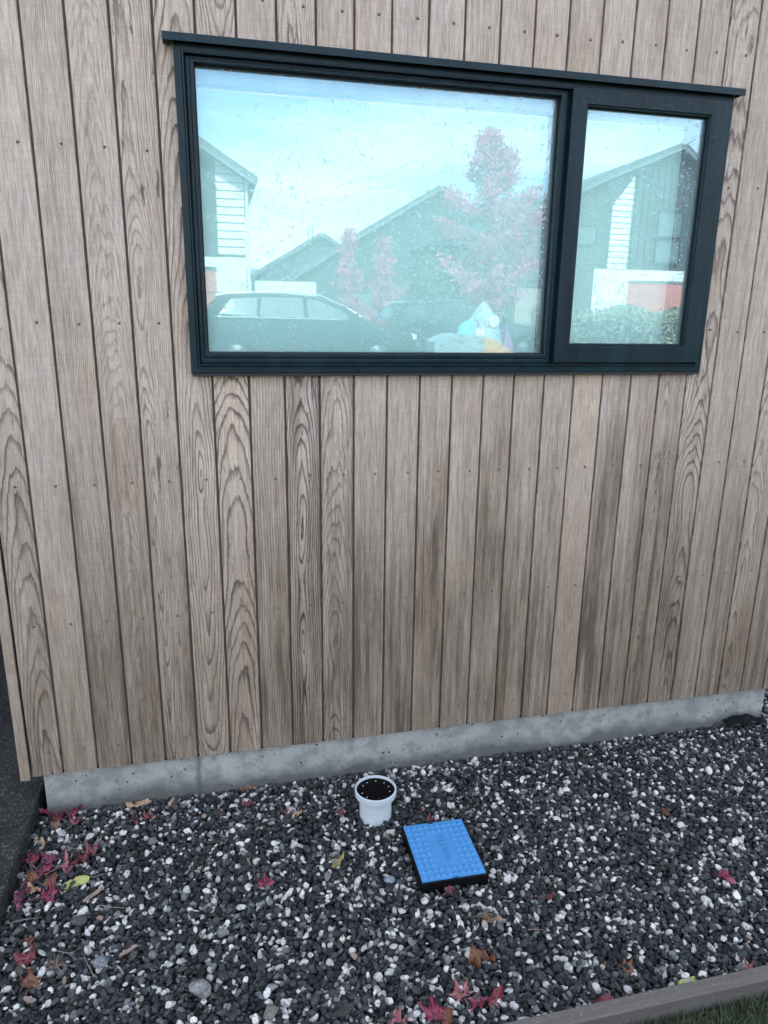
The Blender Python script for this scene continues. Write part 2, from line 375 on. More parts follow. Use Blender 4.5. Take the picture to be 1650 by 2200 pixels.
# look of each board from the left: kind F = bold cathedral, K = bold with knots, Q = fine straight, S = plain sawn, D = dark dense grain, V = even bold vertical
look = {-1: 'D', 0: 'S', 1: 'Q', 2: 'D2', 3: 'F2', 4: 'K', 5: 'F', 6: 'V', 7: 'DD', 8: 'F2', 9: 'S', 10: 'Q', 11: 'S', 12: 'SG', 13: 'D2', 14: 'S', 15: 'Q', 16: 'SB', 17: 'SG', 18: 'Q', 19: 'F2', 20: 'D', 21: 'Q', 22: 'Q', 23: 'F2', 24: 'S', 25: 'Q', 26: 'Q'}
def params(kind, seed):
    u = rnd.uniform; sgn = rnd.choice((-1, 1))
    sd = seed*3.71+.3
    warm = u(.1, .9)
    if kind == 'F':  return ((u(.05, .075), u(.05, .09), sgn*u(.05, .08), ), (u(130, 155), 1., sd), (u(.4, .8), .35, .8))
    if kind == 'K':  return ((.062, -.078, .075), (112, 1., sd), (.4, .3, .4))
    if kind == 'F2': return ((u(.02, .05), u(.02, .06), sgn*.04), (u(160, 200), .75, sd), (u(.5, .9), .6, 1.))
    if kind == 'V':  return ((-.14, .05, .01), (105, .7, sd), (.5, .5, .3))
    if kind == 'D':  return ((u(.06, .09), .06, sgn*.05), (150, .9, sd), (.15, .6, .9))
    if kind == 'DD': return ((.045, .022, -.045), (125, 1.35, sd), (.0, 1., 1.))
    if kind == 'D2': return ((u(.03, .09), .03, sgn*.05), (290, .38, sd), (u(.2, .7), .6, .2))
    if kind == 'Q':  return ((u(-.3, -.15), .05, .01), (u(170, 230), .6, sd), (warm, .75, .1))
    if kind == 'SG': return ((u(-.4, -.3), .1, .02), (330, .22, sd), (.1, 1.15, .05))
    if kind == 'SB': return ((u(-.4, -.3), .1, .02), (330, .22, sd), (1., .5, .05))
    return ((u(-.4, -.3), .1, .02), (u(300, 380), .2, sd), (warm, u(.55, .95), .05))
g2 = .0041
stain = {-1: .7, 0: .35, 2: .9, 3: .7, 6: .8, 7: 2.1, 8: 1.2, 9: .8, 10: .8, 11: 1.15, 12: .8, 13: 1.25, 14: 1.1, 15: 1.0, 16: .35, 17: 1.35, 18: 1., 19: 1.1, 20: .8, 22: .8}
for i in range(-1, 26):
    x0 = i*W+g2 if i > -1 else -.1085; x1 = (i+1)*W-g2
    top = H-.02; pr = params(look[i], i+2); planks = []
    if i in stain: pr = (pr[0], pr[1], (pr[2][0], stain[i]*1.05, pr[2][2]))
    zb = WB-rnd.uniform(0, .003)-(.006 if i == -1 else 0)
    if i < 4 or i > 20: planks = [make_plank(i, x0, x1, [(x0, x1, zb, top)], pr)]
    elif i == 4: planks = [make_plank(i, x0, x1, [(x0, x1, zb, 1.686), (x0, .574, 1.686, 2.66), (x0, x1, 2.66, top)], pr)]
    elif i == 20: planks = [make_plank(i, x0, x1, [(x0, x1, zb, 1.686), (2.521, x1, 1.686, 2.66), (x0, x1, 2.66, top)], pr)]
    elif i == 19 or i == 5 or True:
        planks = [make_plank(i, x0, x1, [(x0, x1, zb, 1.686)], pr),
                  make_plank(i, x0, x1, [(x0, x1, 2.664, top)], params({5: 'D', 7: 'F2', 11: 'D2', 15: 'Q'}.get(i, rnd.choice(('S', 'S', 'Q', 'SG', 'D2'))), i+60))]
    for z in NZ:
        xx = i*W+.67*W
        for p_ in planks:
            h = max(v.co.z for v in p_.data.vertices); z0 = p_.location.z
            if z0 < z < z0+h-.02 and not (4 <= i <= 20 and 1.64 < z < 2.69): put_nail(p_, xx, z)
            elif i == 4 and len(planks) == 1 and 1.64 < z < 2.69: pass
for z in (1.836, 2.367):
    p20 = [o for o in house.children if o.name.startswith('plank') and abs(o.location.x-(20*W+g2)) < .001][0]; put_nail(p20, 2.583, z)
make_plank(27, -.152, -.1175, [(-.152, -.1175, WB-.018, H-.02)], ((-.3, .1, .02), (350, .15, 77.), (.35, .3, 0.)), tongue=False)
for k in range(18):   # boards of the left return wall, seen only from the side
    o = MB().box(0, .018, 0, .117, 0, H-WB-.02).build('plank', M['wood'], house); o.location = (-.1525, .0185+k*.125, WB-.01)
    for nm, val in zip(('grain_a', 'grain_b', 'grain_c'), params('S', k+90)):
        at = o.data.attributes.new(nm, 'FLOAT_VECTOR', 'POINT'); at.data.foreach_set('vector', np.tile(np.array(val, np.float32), len(o.data.vertices)))
for nm, val in zip(('grain_a', 'grain_b', 'grain_c'), params('S', 99)):
    me = [o for o in house.children if o.name.startswith('added_rear_wings')][0].data
    at = me.attributes.new(nm, 'FLOAT_VECTOR', 'POINT'); at.data.foreach_set('vector', np.tile(np.array(val, np.float32), len(me.vertices)))

# --- window (part of the house); its pieces are sub-parts
win = MB().ring(.557, 2.5355, 1.675, 2.668, .024, .024, .024, .024, -.030, .10).build('window_frame', M['frame'], house, angle=40)
def wpart(b, name, mat, **k): return b.build(name, mat, win, **k)
wpart(MB().ring(.5815, 2.511, 1.6995, 2.6435, .005, .005, .005, .004, -.036, .06, .001), 'frame_ridge', M['frame'], angle=40)
ir = MB().ring(.587, 1.882, 1.705, 2.639, .016, .012, .020, .010, -.018, .09)
ir.ring(.6032, 1.8698, 1.7252, 2.6288, .0118, .0128, .0158, .0068, -.020, .09, .001)
wpart(ir, 'fixed_light_frame', M['frame'], angle=40)
wpart(MB().ring(.6152, 1.8568, 1.7412, 2.6218, .004, .004, .004, .004, .004, .09, .0008), 'glazing_gasket', M['gasket'])
wpart(MB().box(1.8825, 1.8885, -.012, .09, 1.7, 2.643), 'mullion', M['frame'])
sa = MB().ring(1.890, 2.507, 1.711, 2.649, .057, .062, .063, .053, -.038, .0)
sa.ring(1.9475, 2.4445, 1.7745, 2.5955, .004, .004, .004, .004, -.034, .0, .001)
wpart(sa, 'sash', M['frame'], angle=40)
wpart(MB().ring(1.9515, 2.4405, 1.7785, 2.5915, .004, .004, .004, .004, -.018, .06, .0008), 'glazing_gasket', M['gasket'])
wpart(MB().ring(1.8885, 2.511, 1.7, 2.6435, .06, .06, .07, .05, .0005, .10), 'sash_stop', M['gasket'])
hd = MB(); hd.prism([(-.056, 2.664), (-.056, 2.685), (-.050, 2.688), (.0, 2.697), (.0, 2.692), (-.048, 2.682), (-.052, 2.664)], 'x', .527, 2.560)
hd.box(.527, .5295, -.0555, -.001, 2.668, 2.6865); hd.box(2.5575, 2.5598, -.0555, -.001, 2.668, 2.6865)
wpart(hd, 'head_flashing', M['frame'])
wpart(MB().box(.56, 2.533, -.022, .0, 2.6685, 2.681), 'head_shadow_strip', M['gasket'])  # black strip put in as the shadow gap under the flashing
wpart(MB().box(.56, 2.533, -.028, .0, 1.6655, 1.6745), 'sill_seal', M['gasket'])
for (x0, x1, z0, z1, y) in ((.6152, 1.8568, 1.7412, 2.6218, .012), (1.9515, 2.4405, 1.7785, 2.5915, -.012)):
    wpart(MB().box(x0+.0005, x1-.0005, y, y+.004, z0+.0005, z1-.0005), 'glass_pane', M['glass'])
# painted reveal and the room
rv = MB(); rv.ring(.585, 2.51, 1.70, 2.645, .002, .002, .002, .002, .1005, .26, .0005); rv.box(1.866, 1.90, .0955, .13, 1.702, 2.643); rv.box(2.452, 2.507, .101, .14, 1.702, 2.643)
wpart(rv, 'reveal', M['reveal'])
wpart(MB().box(2.395, 2.4515, .102, .13, 1.702, 2.643), 'dim_gap_strip', simple('taupe_gap_strip', (.20, .15, .12), .6, .1, 20))  # taupe strip put in the gap, painting the dim room behind
rm = MB(); x0, x1, y0, y1, z0, z1 = .03, 3.04, .2605, 3.19, .3, 2.9
rm.add([(x0,y0,z0),(x1,y0,z0),(x1,y1,z0),(x0,y1,z0),(x0,y0,z1),(x1,y0,z1),(x1,y1,z1),(x0,y1,z1)], [(0,3,2,1),(4,5,6,7),(1,2,6,5),(3,0,4,7)])
rm.build('room', M['room'], house)
rg_ = MB().ring(.035, 3.035, .305, 2.895, .06, .06, .06, .06, 3.10, 3.16); rg_.box(1.5, 1.56, 3.102, 3.158, .36, 2.84); rg_.build('added_rear_glazing', M['frame'], house)  # unseen rear opening, added so sun floods the room and backlights the blind
# blinds hang inside: things of their own
for (x0, x1, lab) in ((.607, 1.862, 'pale blue roller blind drawn down behind the large fixed pane'), (1.935, 2.412, 'pale blue roller blind drawn down behind the narrow opening sash')):
    bl = thing('roller_blind', lab, 'blind', (x0, .062, 2.6))
    c = MB().prism([(-.025, -.025), (-.03, -.02), (-.03, .03), (.02, .03), (.02, -.025)], 'x', 0, x1-x0); c.build('cassette', M['reveal'], bl)
    f = MB(); nz = 14; pts = [(.006+.0015*math.sin(k*1.3), -.03-.86*k/nz) for k in range(nz+1)]
    f.v = [(x_, y, z) for x_ in (.004, x1-x0-.004) for y, z in pts]; f.f = [(k, k+1, nz+2+k, nz+1+k) for k in range(nz)]; f.m = [0]*nz; f.build('blind_fabric', M['blind'], bl)
    MB().box(.003, x1-x0-.003, .0, .012, -.905, -.889).build('bottom_rail', M['reveal'], bl)
# raindrops (uncountable) on glass and frame
def drops(name, regions, parent):
    V = []; Fc = []; k = 7
    prof = [(1., 0.), (.85, .35), (.5, .58)]
    n0 = 0
    for (x0, x1, z0, z1, y, cnt, clus, rmin, rmax) in regions:
        placed = 0
        while placed < cnt:
            x = rng.uniform(x0, x1); z = rng.uniform(z0, z1)
            dn = noise.noise(Vector((x*3.1, 0, z*3.1)))*.5+.5 + .35*noise.noise(Vector((x*11, 5, z*11)))
            bias = .35+.65*(x-x0)/(x1-x0) if clus else 1
            if rng.random() > dn*bias*1.3: continue
            r = 1.5*(rmin+(rmax-rmin)*rng.random()**2.5); placed += 1; el = rng.uniform(1, 1.35)
            for pr, ph in prof:
                for q in range(k):
                    a = 2*math.pi*q/k; V.append((x+r*pr*math.cos(a), y-r*ph*.75, z+r*pr*math.sin(a)*el))
            V.append((x, y-r*.52, z))
            for L in range(2):
                for q in range(k):
                    a_, b_ = n0+L*k+q, n0+L*k+(q+1) % k; Fc.append((a_, b_, b_+k)); Fc.append((a_, b_+k, a_+k))
            for q in range(k): Fc.append((n0+2*k+q, n0+2*k+(q+1) % k, n0+3*k))
            n0 += 3*k+1
    o = fast_mesh(name, np.array(V), np.array(Fc), M['water'], parent, True); o['kind'] = 'stuff'; return o
drops('raindrops', [(.625, 1.85, 1.75, 2.615, .0118, 6500, True, .0007, .0026), (1.96, 2.43, 1.79, 2.58, -.0122, 2200, False, .0007, .0024),
    (.645, 1.85, 2.625, 2.642, -.0202, 480, False, .0009, .0028), (1.895, 2.5, 2.6, 2.645, -.0382, 500, False, .0009, .0032), (1.893, 1.945, 1.72, 2.6, -.0382, 420, False, .0009, .0030),
    (2.45, 2.503, 1.72, 2.6, -.0382, 420, False, .0009, .0030), (.560, .579, 1.69, 2.65, -.0302, 300, False, .0006, .0015), (1.9, 2.5, 1.715, 1.77, -.0382, 160, False, .0007, .0018),
    (.604, .613, 1.74, 2.62, -.0202, 220, False, .0006, .0015), (.53, 2.556, 2.667, 2.684, -.0562, 300, False, .0006, .0015)], win)

# ================================================================ GRAVEL
def stone_variants():
    col = bpy.data.collections.new('stone_shapes'); t = NT('river_slate')
    oi = t.n('ObjectInfo'); rn = oi.outputs['Random']; p = t.n('VectorMath', {0: t.obj(), 1: t.comb(t.m('MULTIPLY', rn, 37), t.m('MULTIPLY', rn, 91), 0)}).outputs[0]
    r2 = t.m('FRACT', t.m('MULTIPLY', rn, 57.31)); r3 = t.m('FRACT', t.m('MULTIPLY', rn, 911.7))
    dark = t.mix(r2, (.005, .007, .008), (.022, .026, .028)); dark = t.mix(t.ramp(r3, [(.75, 0.), (.9, .6)]), dark, (.05, .045, .038))
    grey = t.mix(r2, (.08, .088, .09), (.20, .205, .20)); white = t.mix(r2, (.42, .41, .39), (.78, .75, .70)); white = t.mix(t.ramp(r3, [(.86, 0.), (.95, .6)]), white, (.58, .47, .38))
    tan = t.mix(r2, (.26, .17, .12), (.42, .34, .27))
    isg = t.ramp(rn, [(0., 0.), (.715, 1.)], 'CONSTANT'); isw = t.ramp(rn, [(0., 0.), (.83, 1.)], 'CONSTANT'); ist = t.ramp(rn, [(0., 0.), (.990, 1.)], 'CONSTANT')
    c = t.mix(isg, dark, grey); c = t.mix(isw, c, white); c = t.mix(ist, c, tan)
    n1 = t.noise(p, 1.6, 5, .65, .6); n2 = t.noise(t.mapv(p, (1, 1, 3.)), 2.5, 4, .6, 1.2)
    veins = t.ramp(n2, [(.47, 0.), (.5, 1.), (.53, 0.)])
    c = t.mix(t.m('MULTIPLY', t.ramp(n1, [(.52, 0.), (.62, .75)]), isg), c, (.07, .075, .078))
    c = t.mix(t.m('MULTIPLY', veins, t.m('MULTIPLY', t.ramp(r3, [(.3, 0.), (.5, .7)]), .6)), c, (.35, .36, .36))
    c = t.mix(t.ramp(n1, [(.35, .4), (.5, 0.)]), c, (.03, .033, .036))
    t.bsdf(c, t.n('MapRange', {0: n1, 3: .4, 4: .7}).outputs[0], t.bump(n1, .4, .15), Specular_IOR_Level=.3)
    for k in range(28):
        bm = bmesh.new(); bmesh.ops.create_icosphere(bm, subdivisions=3, radius=1)
        V = np.array([v.co[:] for v in bm.verts]); rg = np.random.default_rng(k+5)
        N = rg.normal(size=(11, 3)); N /= np.linalg.norm(N, axis=1)[:, None]; D = rg.uniform(.56, .98, 11)
        dots = V@N.T; inv = np.maximum(dots, 1e-3)/D       # soft minimum over cutting planes
        e = 14 if k % 3 else 26
        rr = (np.sum(inv**e, axis=1)+1.05**-e)**(-1/e)
        for v, q in zip(bm.verts, rr): v.co = Vector(v.co)*float(q)
        asp = (1., rg.uniform(.62, .9), rg.uniform(.38, .68))
        for v in bm.verts: v.co = Vector((v.co.x*asp[0], v.co.y*asp[1], v.co.z*asp[2]))
        me = bpy.data.meshes.new('stone'); bm.to_mesh(me); bm.free(); me.materials.append(t.mat); me.shade_smooth()
        col.objects.link(bpy.data.objects.new('stone_shape', me))
    return col, t.mat
stones, stone_mat = stone_variants()
PIPE = (1.165, -.256); LID = (1.353, -.531)   # centres on the bed
def gravel():
    res = .004; X0, Y0 = -.10, -1.19; nx, ny = int(4.0/res), int(2.6/res)
    Hm = np.full((nx, ny), -.028, np.float32)
    gx = X0+np.arange(nx)*res; gy = Y0+np.arange(ny)*res
    P = []; Rt = []; S = []; I = []
    def allowed(x, y, r):
        if x-r < -.112 or y-r < -1.192: return False
        if x < 3.155: 
            if y+r*.5 > .016 : return False
        elif x-r*.5 < 3.155 and y > .016: return False
        elif y > 1.25: return False
        elif x > 3.72 and y > -.35: return False
        if (x-PIPE[0])**2+(y-PIPE[1])**2 < (.058+r*.55)**2: return False
        if abs(x-LID[0]) < .115+r*.6 and abs(y-LID[1]) < .138+r*.6: return False
        return True
    target = 42000; tries = 0
    XX, YY = np.meshgrid(np.arange(-6, 7), np.arange(-6, 7), indexing='ij'); XX = XX*res; YY = YY*res
    while len(P) < target and tries < 190000:
        tries += 1
        r = float(np.clip(rng.lognormal(math.log(.0110), .24), .006, .021))
        best = None
        for _ in range(4):
            x = rng.uniform(X0-.005, 3.9); y = rng.uniform(-1.19, 1.25 if x > 3.1 else .02)
            if not allowed(x, y, r*.8): continue
            i, j = int((x-X0)/res), int((y-Y0)/res); k = max(1, int(r*.55/res))
            h = float(Hm[max(0, i-k):i+k+1, max(0, j-k):j+k+1].mean())
            if best is None or h < best[0]: best = (h, x, y, i, j)
        if best is None: continue
        h, x, y, i, j = best
        if h > .020: continue
        asp = (1, rng.uniform(.8, 1.05), rng.uniform(.85, 1.15)); hz = r*.52
        zc = h+hz*.8
        P.append((x, y, zc)); tilt = .55
        Rt.append((rng.normal()*tilt, rng.normal()*tilt, rng.uniform(0, 6.283))); S.append((r*asp[0], r*asp[1], r*asp[2])); I.append(int(rng.integers(28)))
        a0, a1, b0, b1 = max(0, i-6), min(nx, i+7), max(0, j-6), min(ny, j+7)
        if a1 <= a0 or b1 <= b0: continue
        sx = XX[a0-i+6:a1-i+6, b0-j+6:b1-j+6]; sy = YY[a0-i+6:a1-i+6, b0-j+6:b1-j+6]
        d2 = (sx*sx+sy*sy)/(r*.85)**2; cap = np.where(d2 < 1, zc+hz*np.sqrt(np.clip(1-d2, 0, 1)), -1)
        Hm[a0:a1, b0:b1] = np.maximum(Hm[a0:a1, b0:b1], cap)
    me = bpy.data.meshes.new('gravel'); me.vertices.add(len(P)); me.vertices.foreach_set('co', np.array(P, np.float32).ravel())
    for nm, dt in (('rot', Rt), ('scl', S)):
        a = me.attributes.new(nm, 'FLOAT_VECTOR', 'POINT'); a.data.foreach_set('vector', np.array(dt, np.float32).ravel())
    a = me.attributes.new('idx', 'INT', 'POINT'); a.data.foreach_set('value', np.array(I, np.int32))
    me.materials.append(stone_mat)
    o = link(bpy.data.objects.new('gravel', me)); tag(o, 'wet dark slate gravel mixed with white quartz pebbles', 'gravel', kind='stuff')
    ng = bpy.data.node_groups.new('scatter_stones', 'GeometryNodeTree')
    ng.interface.new_socket('Geometry', in_out='INPUT', socket_type='NodeSocketGeometry'); ng.interface.new_socket('Geometry', in_out='OUTPUT', socket_type='NodeSocketGeometry')
    gi = ng.nodes.new('NodeGroupInput'); go = ng.nodes.new('NodeGroupOutput'); ip = ng.nodes.new('GeometryNodeInstanceOnPoints')
    ci = ng.nodes.new('GeometryNodeCollectionInfo'); ci.inputs['Collection'].default_value = stones; ci.inputs['Separate Children'].default_value = True; ci.inputs['Reset Children'].default_value = True
    def na(nm, t):
        q = ng.nodes.new('GeometryNodeInputNamedAttribute'); q.data_type = t; q.inputs['Name'].default_value = nm; return q.outputs['Attribute']
    L = ng.links.new
    L(gi.outputs[0], ip.inputs['Points']); L(ci.outputs[0], ip.inputs['Instance']); ip.inputs['Pick Instance'].default_value = True
    L(na('idx', 'INT'), ip.inputs['Instance Index']); L(na('rot', 'FLOAT_VECTOR'), ip.inputs['Rotation']); L(na('scl', 'FLOAT_VECTOR'), ip.inputs['Scale'])
    L(ip.outputs[0], go.inputs[0])
    md = o.modifiers.new('scatter', 'NODES'); md.node_group = ng
    print('stones', len(P), 'mean h', float(Hm[:, :290].mean()))
    return Hm, (X0, Y0, res)
Hm, (HX, HY, HR) = gravel()
def surf(x, y, k=4):
    i, j = int((x-HX)/HR), int((y-HY)/HR); i = min(max(i, k), Hm.shape[0]-k-1); j = min(max(j, k), Hm.shape[1]-k-1)
    return float(np.quantile(Hm[i-k:i+k+1, j-k:j+k+1], .8))

# ================================================================ PIPE, LID, EDGING
M['pvc'] = simple('white_pvc', (.45, .50, .52), .4, .05, 9)
M['black_plastic'] = simple('black_plastic', (.003, .003, .0035), .5, .3, 40, Specular_IOR_Level=.15)
pipe = thing('gully_pipe', 'short white plastic gully pipe with a flared collar standing in the gravel', 'pipe', (*PIPE, 0))
pipe.location.z = -.017
MB().lathe([(.058, -.03), (.062, -.03), (.062, .104), (.056, .104), (.056, -.03), (.058, -.03)], 56).build('pipe_body', M['pvc'], pipe, angle=40)
MB().lathe([(.0625, .098), (.074, .100), (.0795, .104), (.0805, .110), (.0805, .128), (.079, .1295), (.0752, .1295), (.0745, .127), (.0745, .112), (.0625, .110), (.0625, .098)], 64).build('collar', M['pvc'], pipe, angle=35)
gr = MB(); Rg = .0742
slots = []
for a in range(-4, 5):
    for b_ in range(-2, 3):
        x, y = a*.0145+(b_ % 2)*.005, b_*.026
        if x*x+y*y < .063**2: slots.append((x, y))
# grate: rim, bars one way, cross ribs
gr.lathe([(Rg, .110), (Rg, .120), (Rg-.006, .1205), (Rg-.007, .110), (Rg, .110)], 56)
grt = gr.build('grate', M['black_plastic'], pipe, angle=40)
ca, sa_ = math.cos(.5), math.sin(.5)
for k in range(-4, 5):
    c = k*.0148; hl = math.sqrt(max(0, (Rg-.006)**2-c*c))
    b_ = MB().box(-hl, hl, c-.0036, c+.0036, .111, .1192); b_.v = [(x*ca-y*sa_, x*sa_+y*ca, z) for x, y, z in b_.v]; b_.build('bar', M['black_plastic'], grt)
for k in range(-3, 4):
    c = k*.019; hl = math.sqrt(max(0, (Rg-.006)**2-c*c))
    b_ = MB().box(c-.003, c+.003, -hl, hl, .1115, .1182); b_.v = [(x*ca-y*sa_, x*sa_+y*ca, z) for x, y, z in b_.v]; b_.build('bar', M['black_plastic'], grt)
for a in (0.2, .7, 1.35, 2.0, 2.45, 3.3, 3.85, 5.9):     # white screw lugs set on the grate
    r_ = .055
    b_ = MB().box(-.0028, .0028, -.0012, .0012, .1193, .1205); t_ = .55
    b_.v = [(x*math.cos(t_)-y*math.sin(t_)+r_*math.cos(a), x*math.sin(t_)+y*math.cos(t_)+r_*math.sin(a), z) for x, y, z in b_.v]
    b_.build('lug', M['pvc'], grt)
MB().lathe([(.0, .02), (.0559, .02)], 40).build('inner_base', M['gasket'], pipe)

M['blue'] = simple('blue_plastic_lid', (.055, .22, .46), .42, .05, 30, .05)
M['blue_dark'] = simple('blue_plastic_print', (.045, .185, .40), .45, .05, 30)
lid = thing('water_box', 'square blue water meter box lid lettered WATER in a black surround', 'meter box', (*LID, 0), R(-1.2))
lw, lh, zt = .1135, .1385, .029
body = MB(); body.ring(-lw-.006, lw+.006, -lh-.006, lh+.006, .008, .008, .008, .008, 0, .06, .001)
body.v = [(x, z, zt-.004-y*1.2) for x, y, z in body.v]; body.build('surround', M['black_plastic'], lid)
pb = []
ltop = MB()
# lid plate with notches in the middle of both short edges and one side edge
out_ = [(-lw, -lh), (-.004, -lh), (-.004, -lh+.005), (.014, -lh+.005), (.014, -lh), (lw, -lh), (lw, .0), (lw-.003, .0), (lw-.003, .006), (lw, .006), (lw, lh), (.0, lh), (.0, lh-.005), (-.016, lh-.005), (-.016, lh), (-lw, lh)]
ltop.prism(out_, 'z', zt-.012, zt)
plate = ltop.build('lid', M['blue'], lid)
pitx, pity = .0222, .0268
stud = None
for a in range(10):
    for b_ in range(10):
        if 3 <= a <= 5 and 2 <= b_ <= 7: continue
        if a == 6 and 2 <= b_ <= 7: continue
        x = (a-4.5)*pitx; y = (b_-4.5)*pity+ (0.0)
        if stud is None:
            s_ = MB(); q, q2 = .0075, .0062
            s_.add([(-q, -q*1.05, 0), (q, -q*1.05, 0), (q, q*1.05, 0), (-q, q*1.05, 0), (-q2, -q2, .003), (q2, -q2, .003), (q2, q2, .003), (-q2, q2, .003)], [(4, 5, 6, 7), (0, 1, 5, 4), (1, 2, 6, 5), (2, 3, 7, 6), (3, 0, 4, 7)])
            stud = s_.build('stud', M['blue'], plate); o = stud
        else: o = link(stud.copy()); o.parent = plate
        o.location = (x, y, zt+.0002)
def text_mesh(txt, size, mat, parent, name, loc, rot, ext=.0011):
    cu = bpy.data.curves.new(name, 'FONT'); cu.body = txt; cu.size = size; cu.extrude = ext; cu.align_x = 'CENTER'; cu.align_y = 'CENTER'; cu.space_character = 1.12
    tmp = link(bpy.data.objects.new('tmp', cu)); dg = bpy.context.evaluated_depsgraph_get(); dg.update()
    me = bpy.data.meshes.new_from_object(tmp.evaluated_get(dg)); bpy.data.objects.remove(tmp)
    me.materials.clear(); me.materials.append(mat); o = link(bpy.data.objects.new(name, me)); o.parent = parent; o.location = loc; o.rotation_euler = rot
    return o
text_mesh('WATER', .036, M['blue_dark'], plate, 'lettering', (.008, .006, zt+.0008), (0, 0, R(90)))
MB().box(-.002, .016, -lh+.020, -lh+.0215, zt+.0001, zt+.0012).build('slot', M['gasket'], plate).location = (.022, 0, 0)

def edging_mat():
    t = NT('grey_timber_edging'); p = t.obj(); a = t.noise(t.mapv(p, (2.5, 60, 60)), 1, 5, .7); b = t.noise(p, 6, 4); d = t.noise(p, 220, 2)
    c = t.mix(a, (.04, .034, .03), (.14, .118, .105)); c = t.mix(t.ramp(b, [(.45, 0.), (.7, .6)]), c, (.10, .095, .085)); c = t.mix(t.ramp(d, [(.66, 0.), (.72, .6)]), c, (.4, .4, .38))
    t.bsdf(c, .85, t.bump(a, .6, .003)); return t.mat
ed = MB(); c_ = .004
ed.prism([(-1.2355, -.08), (-1.2355, .030-c_), (-1.2355+c_, .030), (-1.192-c_, .030), (-1.192, .030-c_), (-1.192, -.08)], 'x', -.11, 6.0)
eo = ed.build('timber_edging', edging_mat()); tag(eo, 'low grey timber edging board between gravel and grass', 'edging')
# grass at the lower right
def grass():
    n_ = 26000; x = rng.uniform(.8, 3.6, n_); y = -1.238-rng.random(n_)**1.3*.62; h = rng.uniform(.012, .038, n_); a = rng.uniform(0, 6.283, n_); ln = rng.normal(0, .55, n_)
    wd = rng.uniform(.0009, .0018, n_); dx, dy = np.cos(a), np.sin(a); z0 = np.full(n_, -.036)
    b0 = np.stack([x-dy*wd, y+dx*wd, z0], 1); b1 = np.stack([x+dy*wd, y-dx*wd, z0], 1)
    m_ = np.stack([x+dx*ln*h*.35, y+dy*ln*h*.35, z0+h*.65], 1); w2 = np.stack([-dy*wd*.7, dx*wd*.7, 0*wd], 1)
    tp = np.stack([x+dx*ln*h, y+dy*ln*h, z0+h], 1)
    V = np.stack([b0, b1, m_+w2, m_-w2, tp], 1).reshape(-1, 3); k = np.arange(n_)*5
    F_ = np.concatenate([np.stack([k, k+1, k+3], 1), np.stack([k, k+3, k+2], 1), np.stack([k+2, k+3, k+4], 1)])
    t = NT('grass_blades'); p = t.pos(); a_ = t.noise(p, 40, 2)
    t.bsdf(t.mix(t.ramp(a_, [(.35, 0.), (.65, 1.)]), (.018, .030, .012), (.055, .068, .032)), .6); o = fast_mesh('grass', V, F_, t.mat); tag(o, 'short damp green grass beyond the timber edging', 'grass', kind='stuff')
grass()

# ================================================================ LEAVES, STICKS
def leaf_mat(name, c0, c1, vein):
    t = NT(name); p = t.obj(); n_ = t.noise(p, 60, 4, .6); at = t.n('Attribute', attribute_name='vein')
    c = t.mix(t.ramp(n_, [(.3, 0.), (.7, 1.)]), c0, c1); c = t.mix(t.m('MULTIPLY', at.outputs['Fac'], .7), c, vein)
    t.bsdf(c, .45, t.bump(t.m('ADD', n_, at.outputs['Fac']), .4, .001), Specular_IOR_Level=.4); return t.mat
LM = dict(magenta=leaf_mat('magenta_leaf', (.10, .008, .026), (.21, .022, .052), (.32, .11, .13)),
          red=leaf_mat('red_leaf', (.085, .010, .018), (.18, .032, .040), (.3, .12, .09)),
          pink=leaf_mat('faded_pink_leaf', (.15, .035, .05), (.27, .085, .09), (.42, .24, .19)),
          brown=leaf_mat('brown_leaf', (.10, .05, .026), (.19, .11, .06), (.25, .17, .1)),
          tan=leaf_mat('tan_leaf', (.24, .15, .09), (.36, .25, .16), (.3, .18, .1)),
          rust=leaf_mat('rust_leaf', (.09, .028, .014), (.16, .06, .03), (.18, .1, .05)),
          yellow=leaf_mat('yellow_leaf', (.24, .25, .07), (.34, .34, .11), (.3, .33, .1)),
          purple=leaf_mat('purple_leaf', (.07, .010, .03), (.13, .02, .055), (.25, .08, .12)),
          olive=leaf_mat('olive_leaf', (.16, .13, .04), (.26, .22, .08), (.3, .26, .1)))
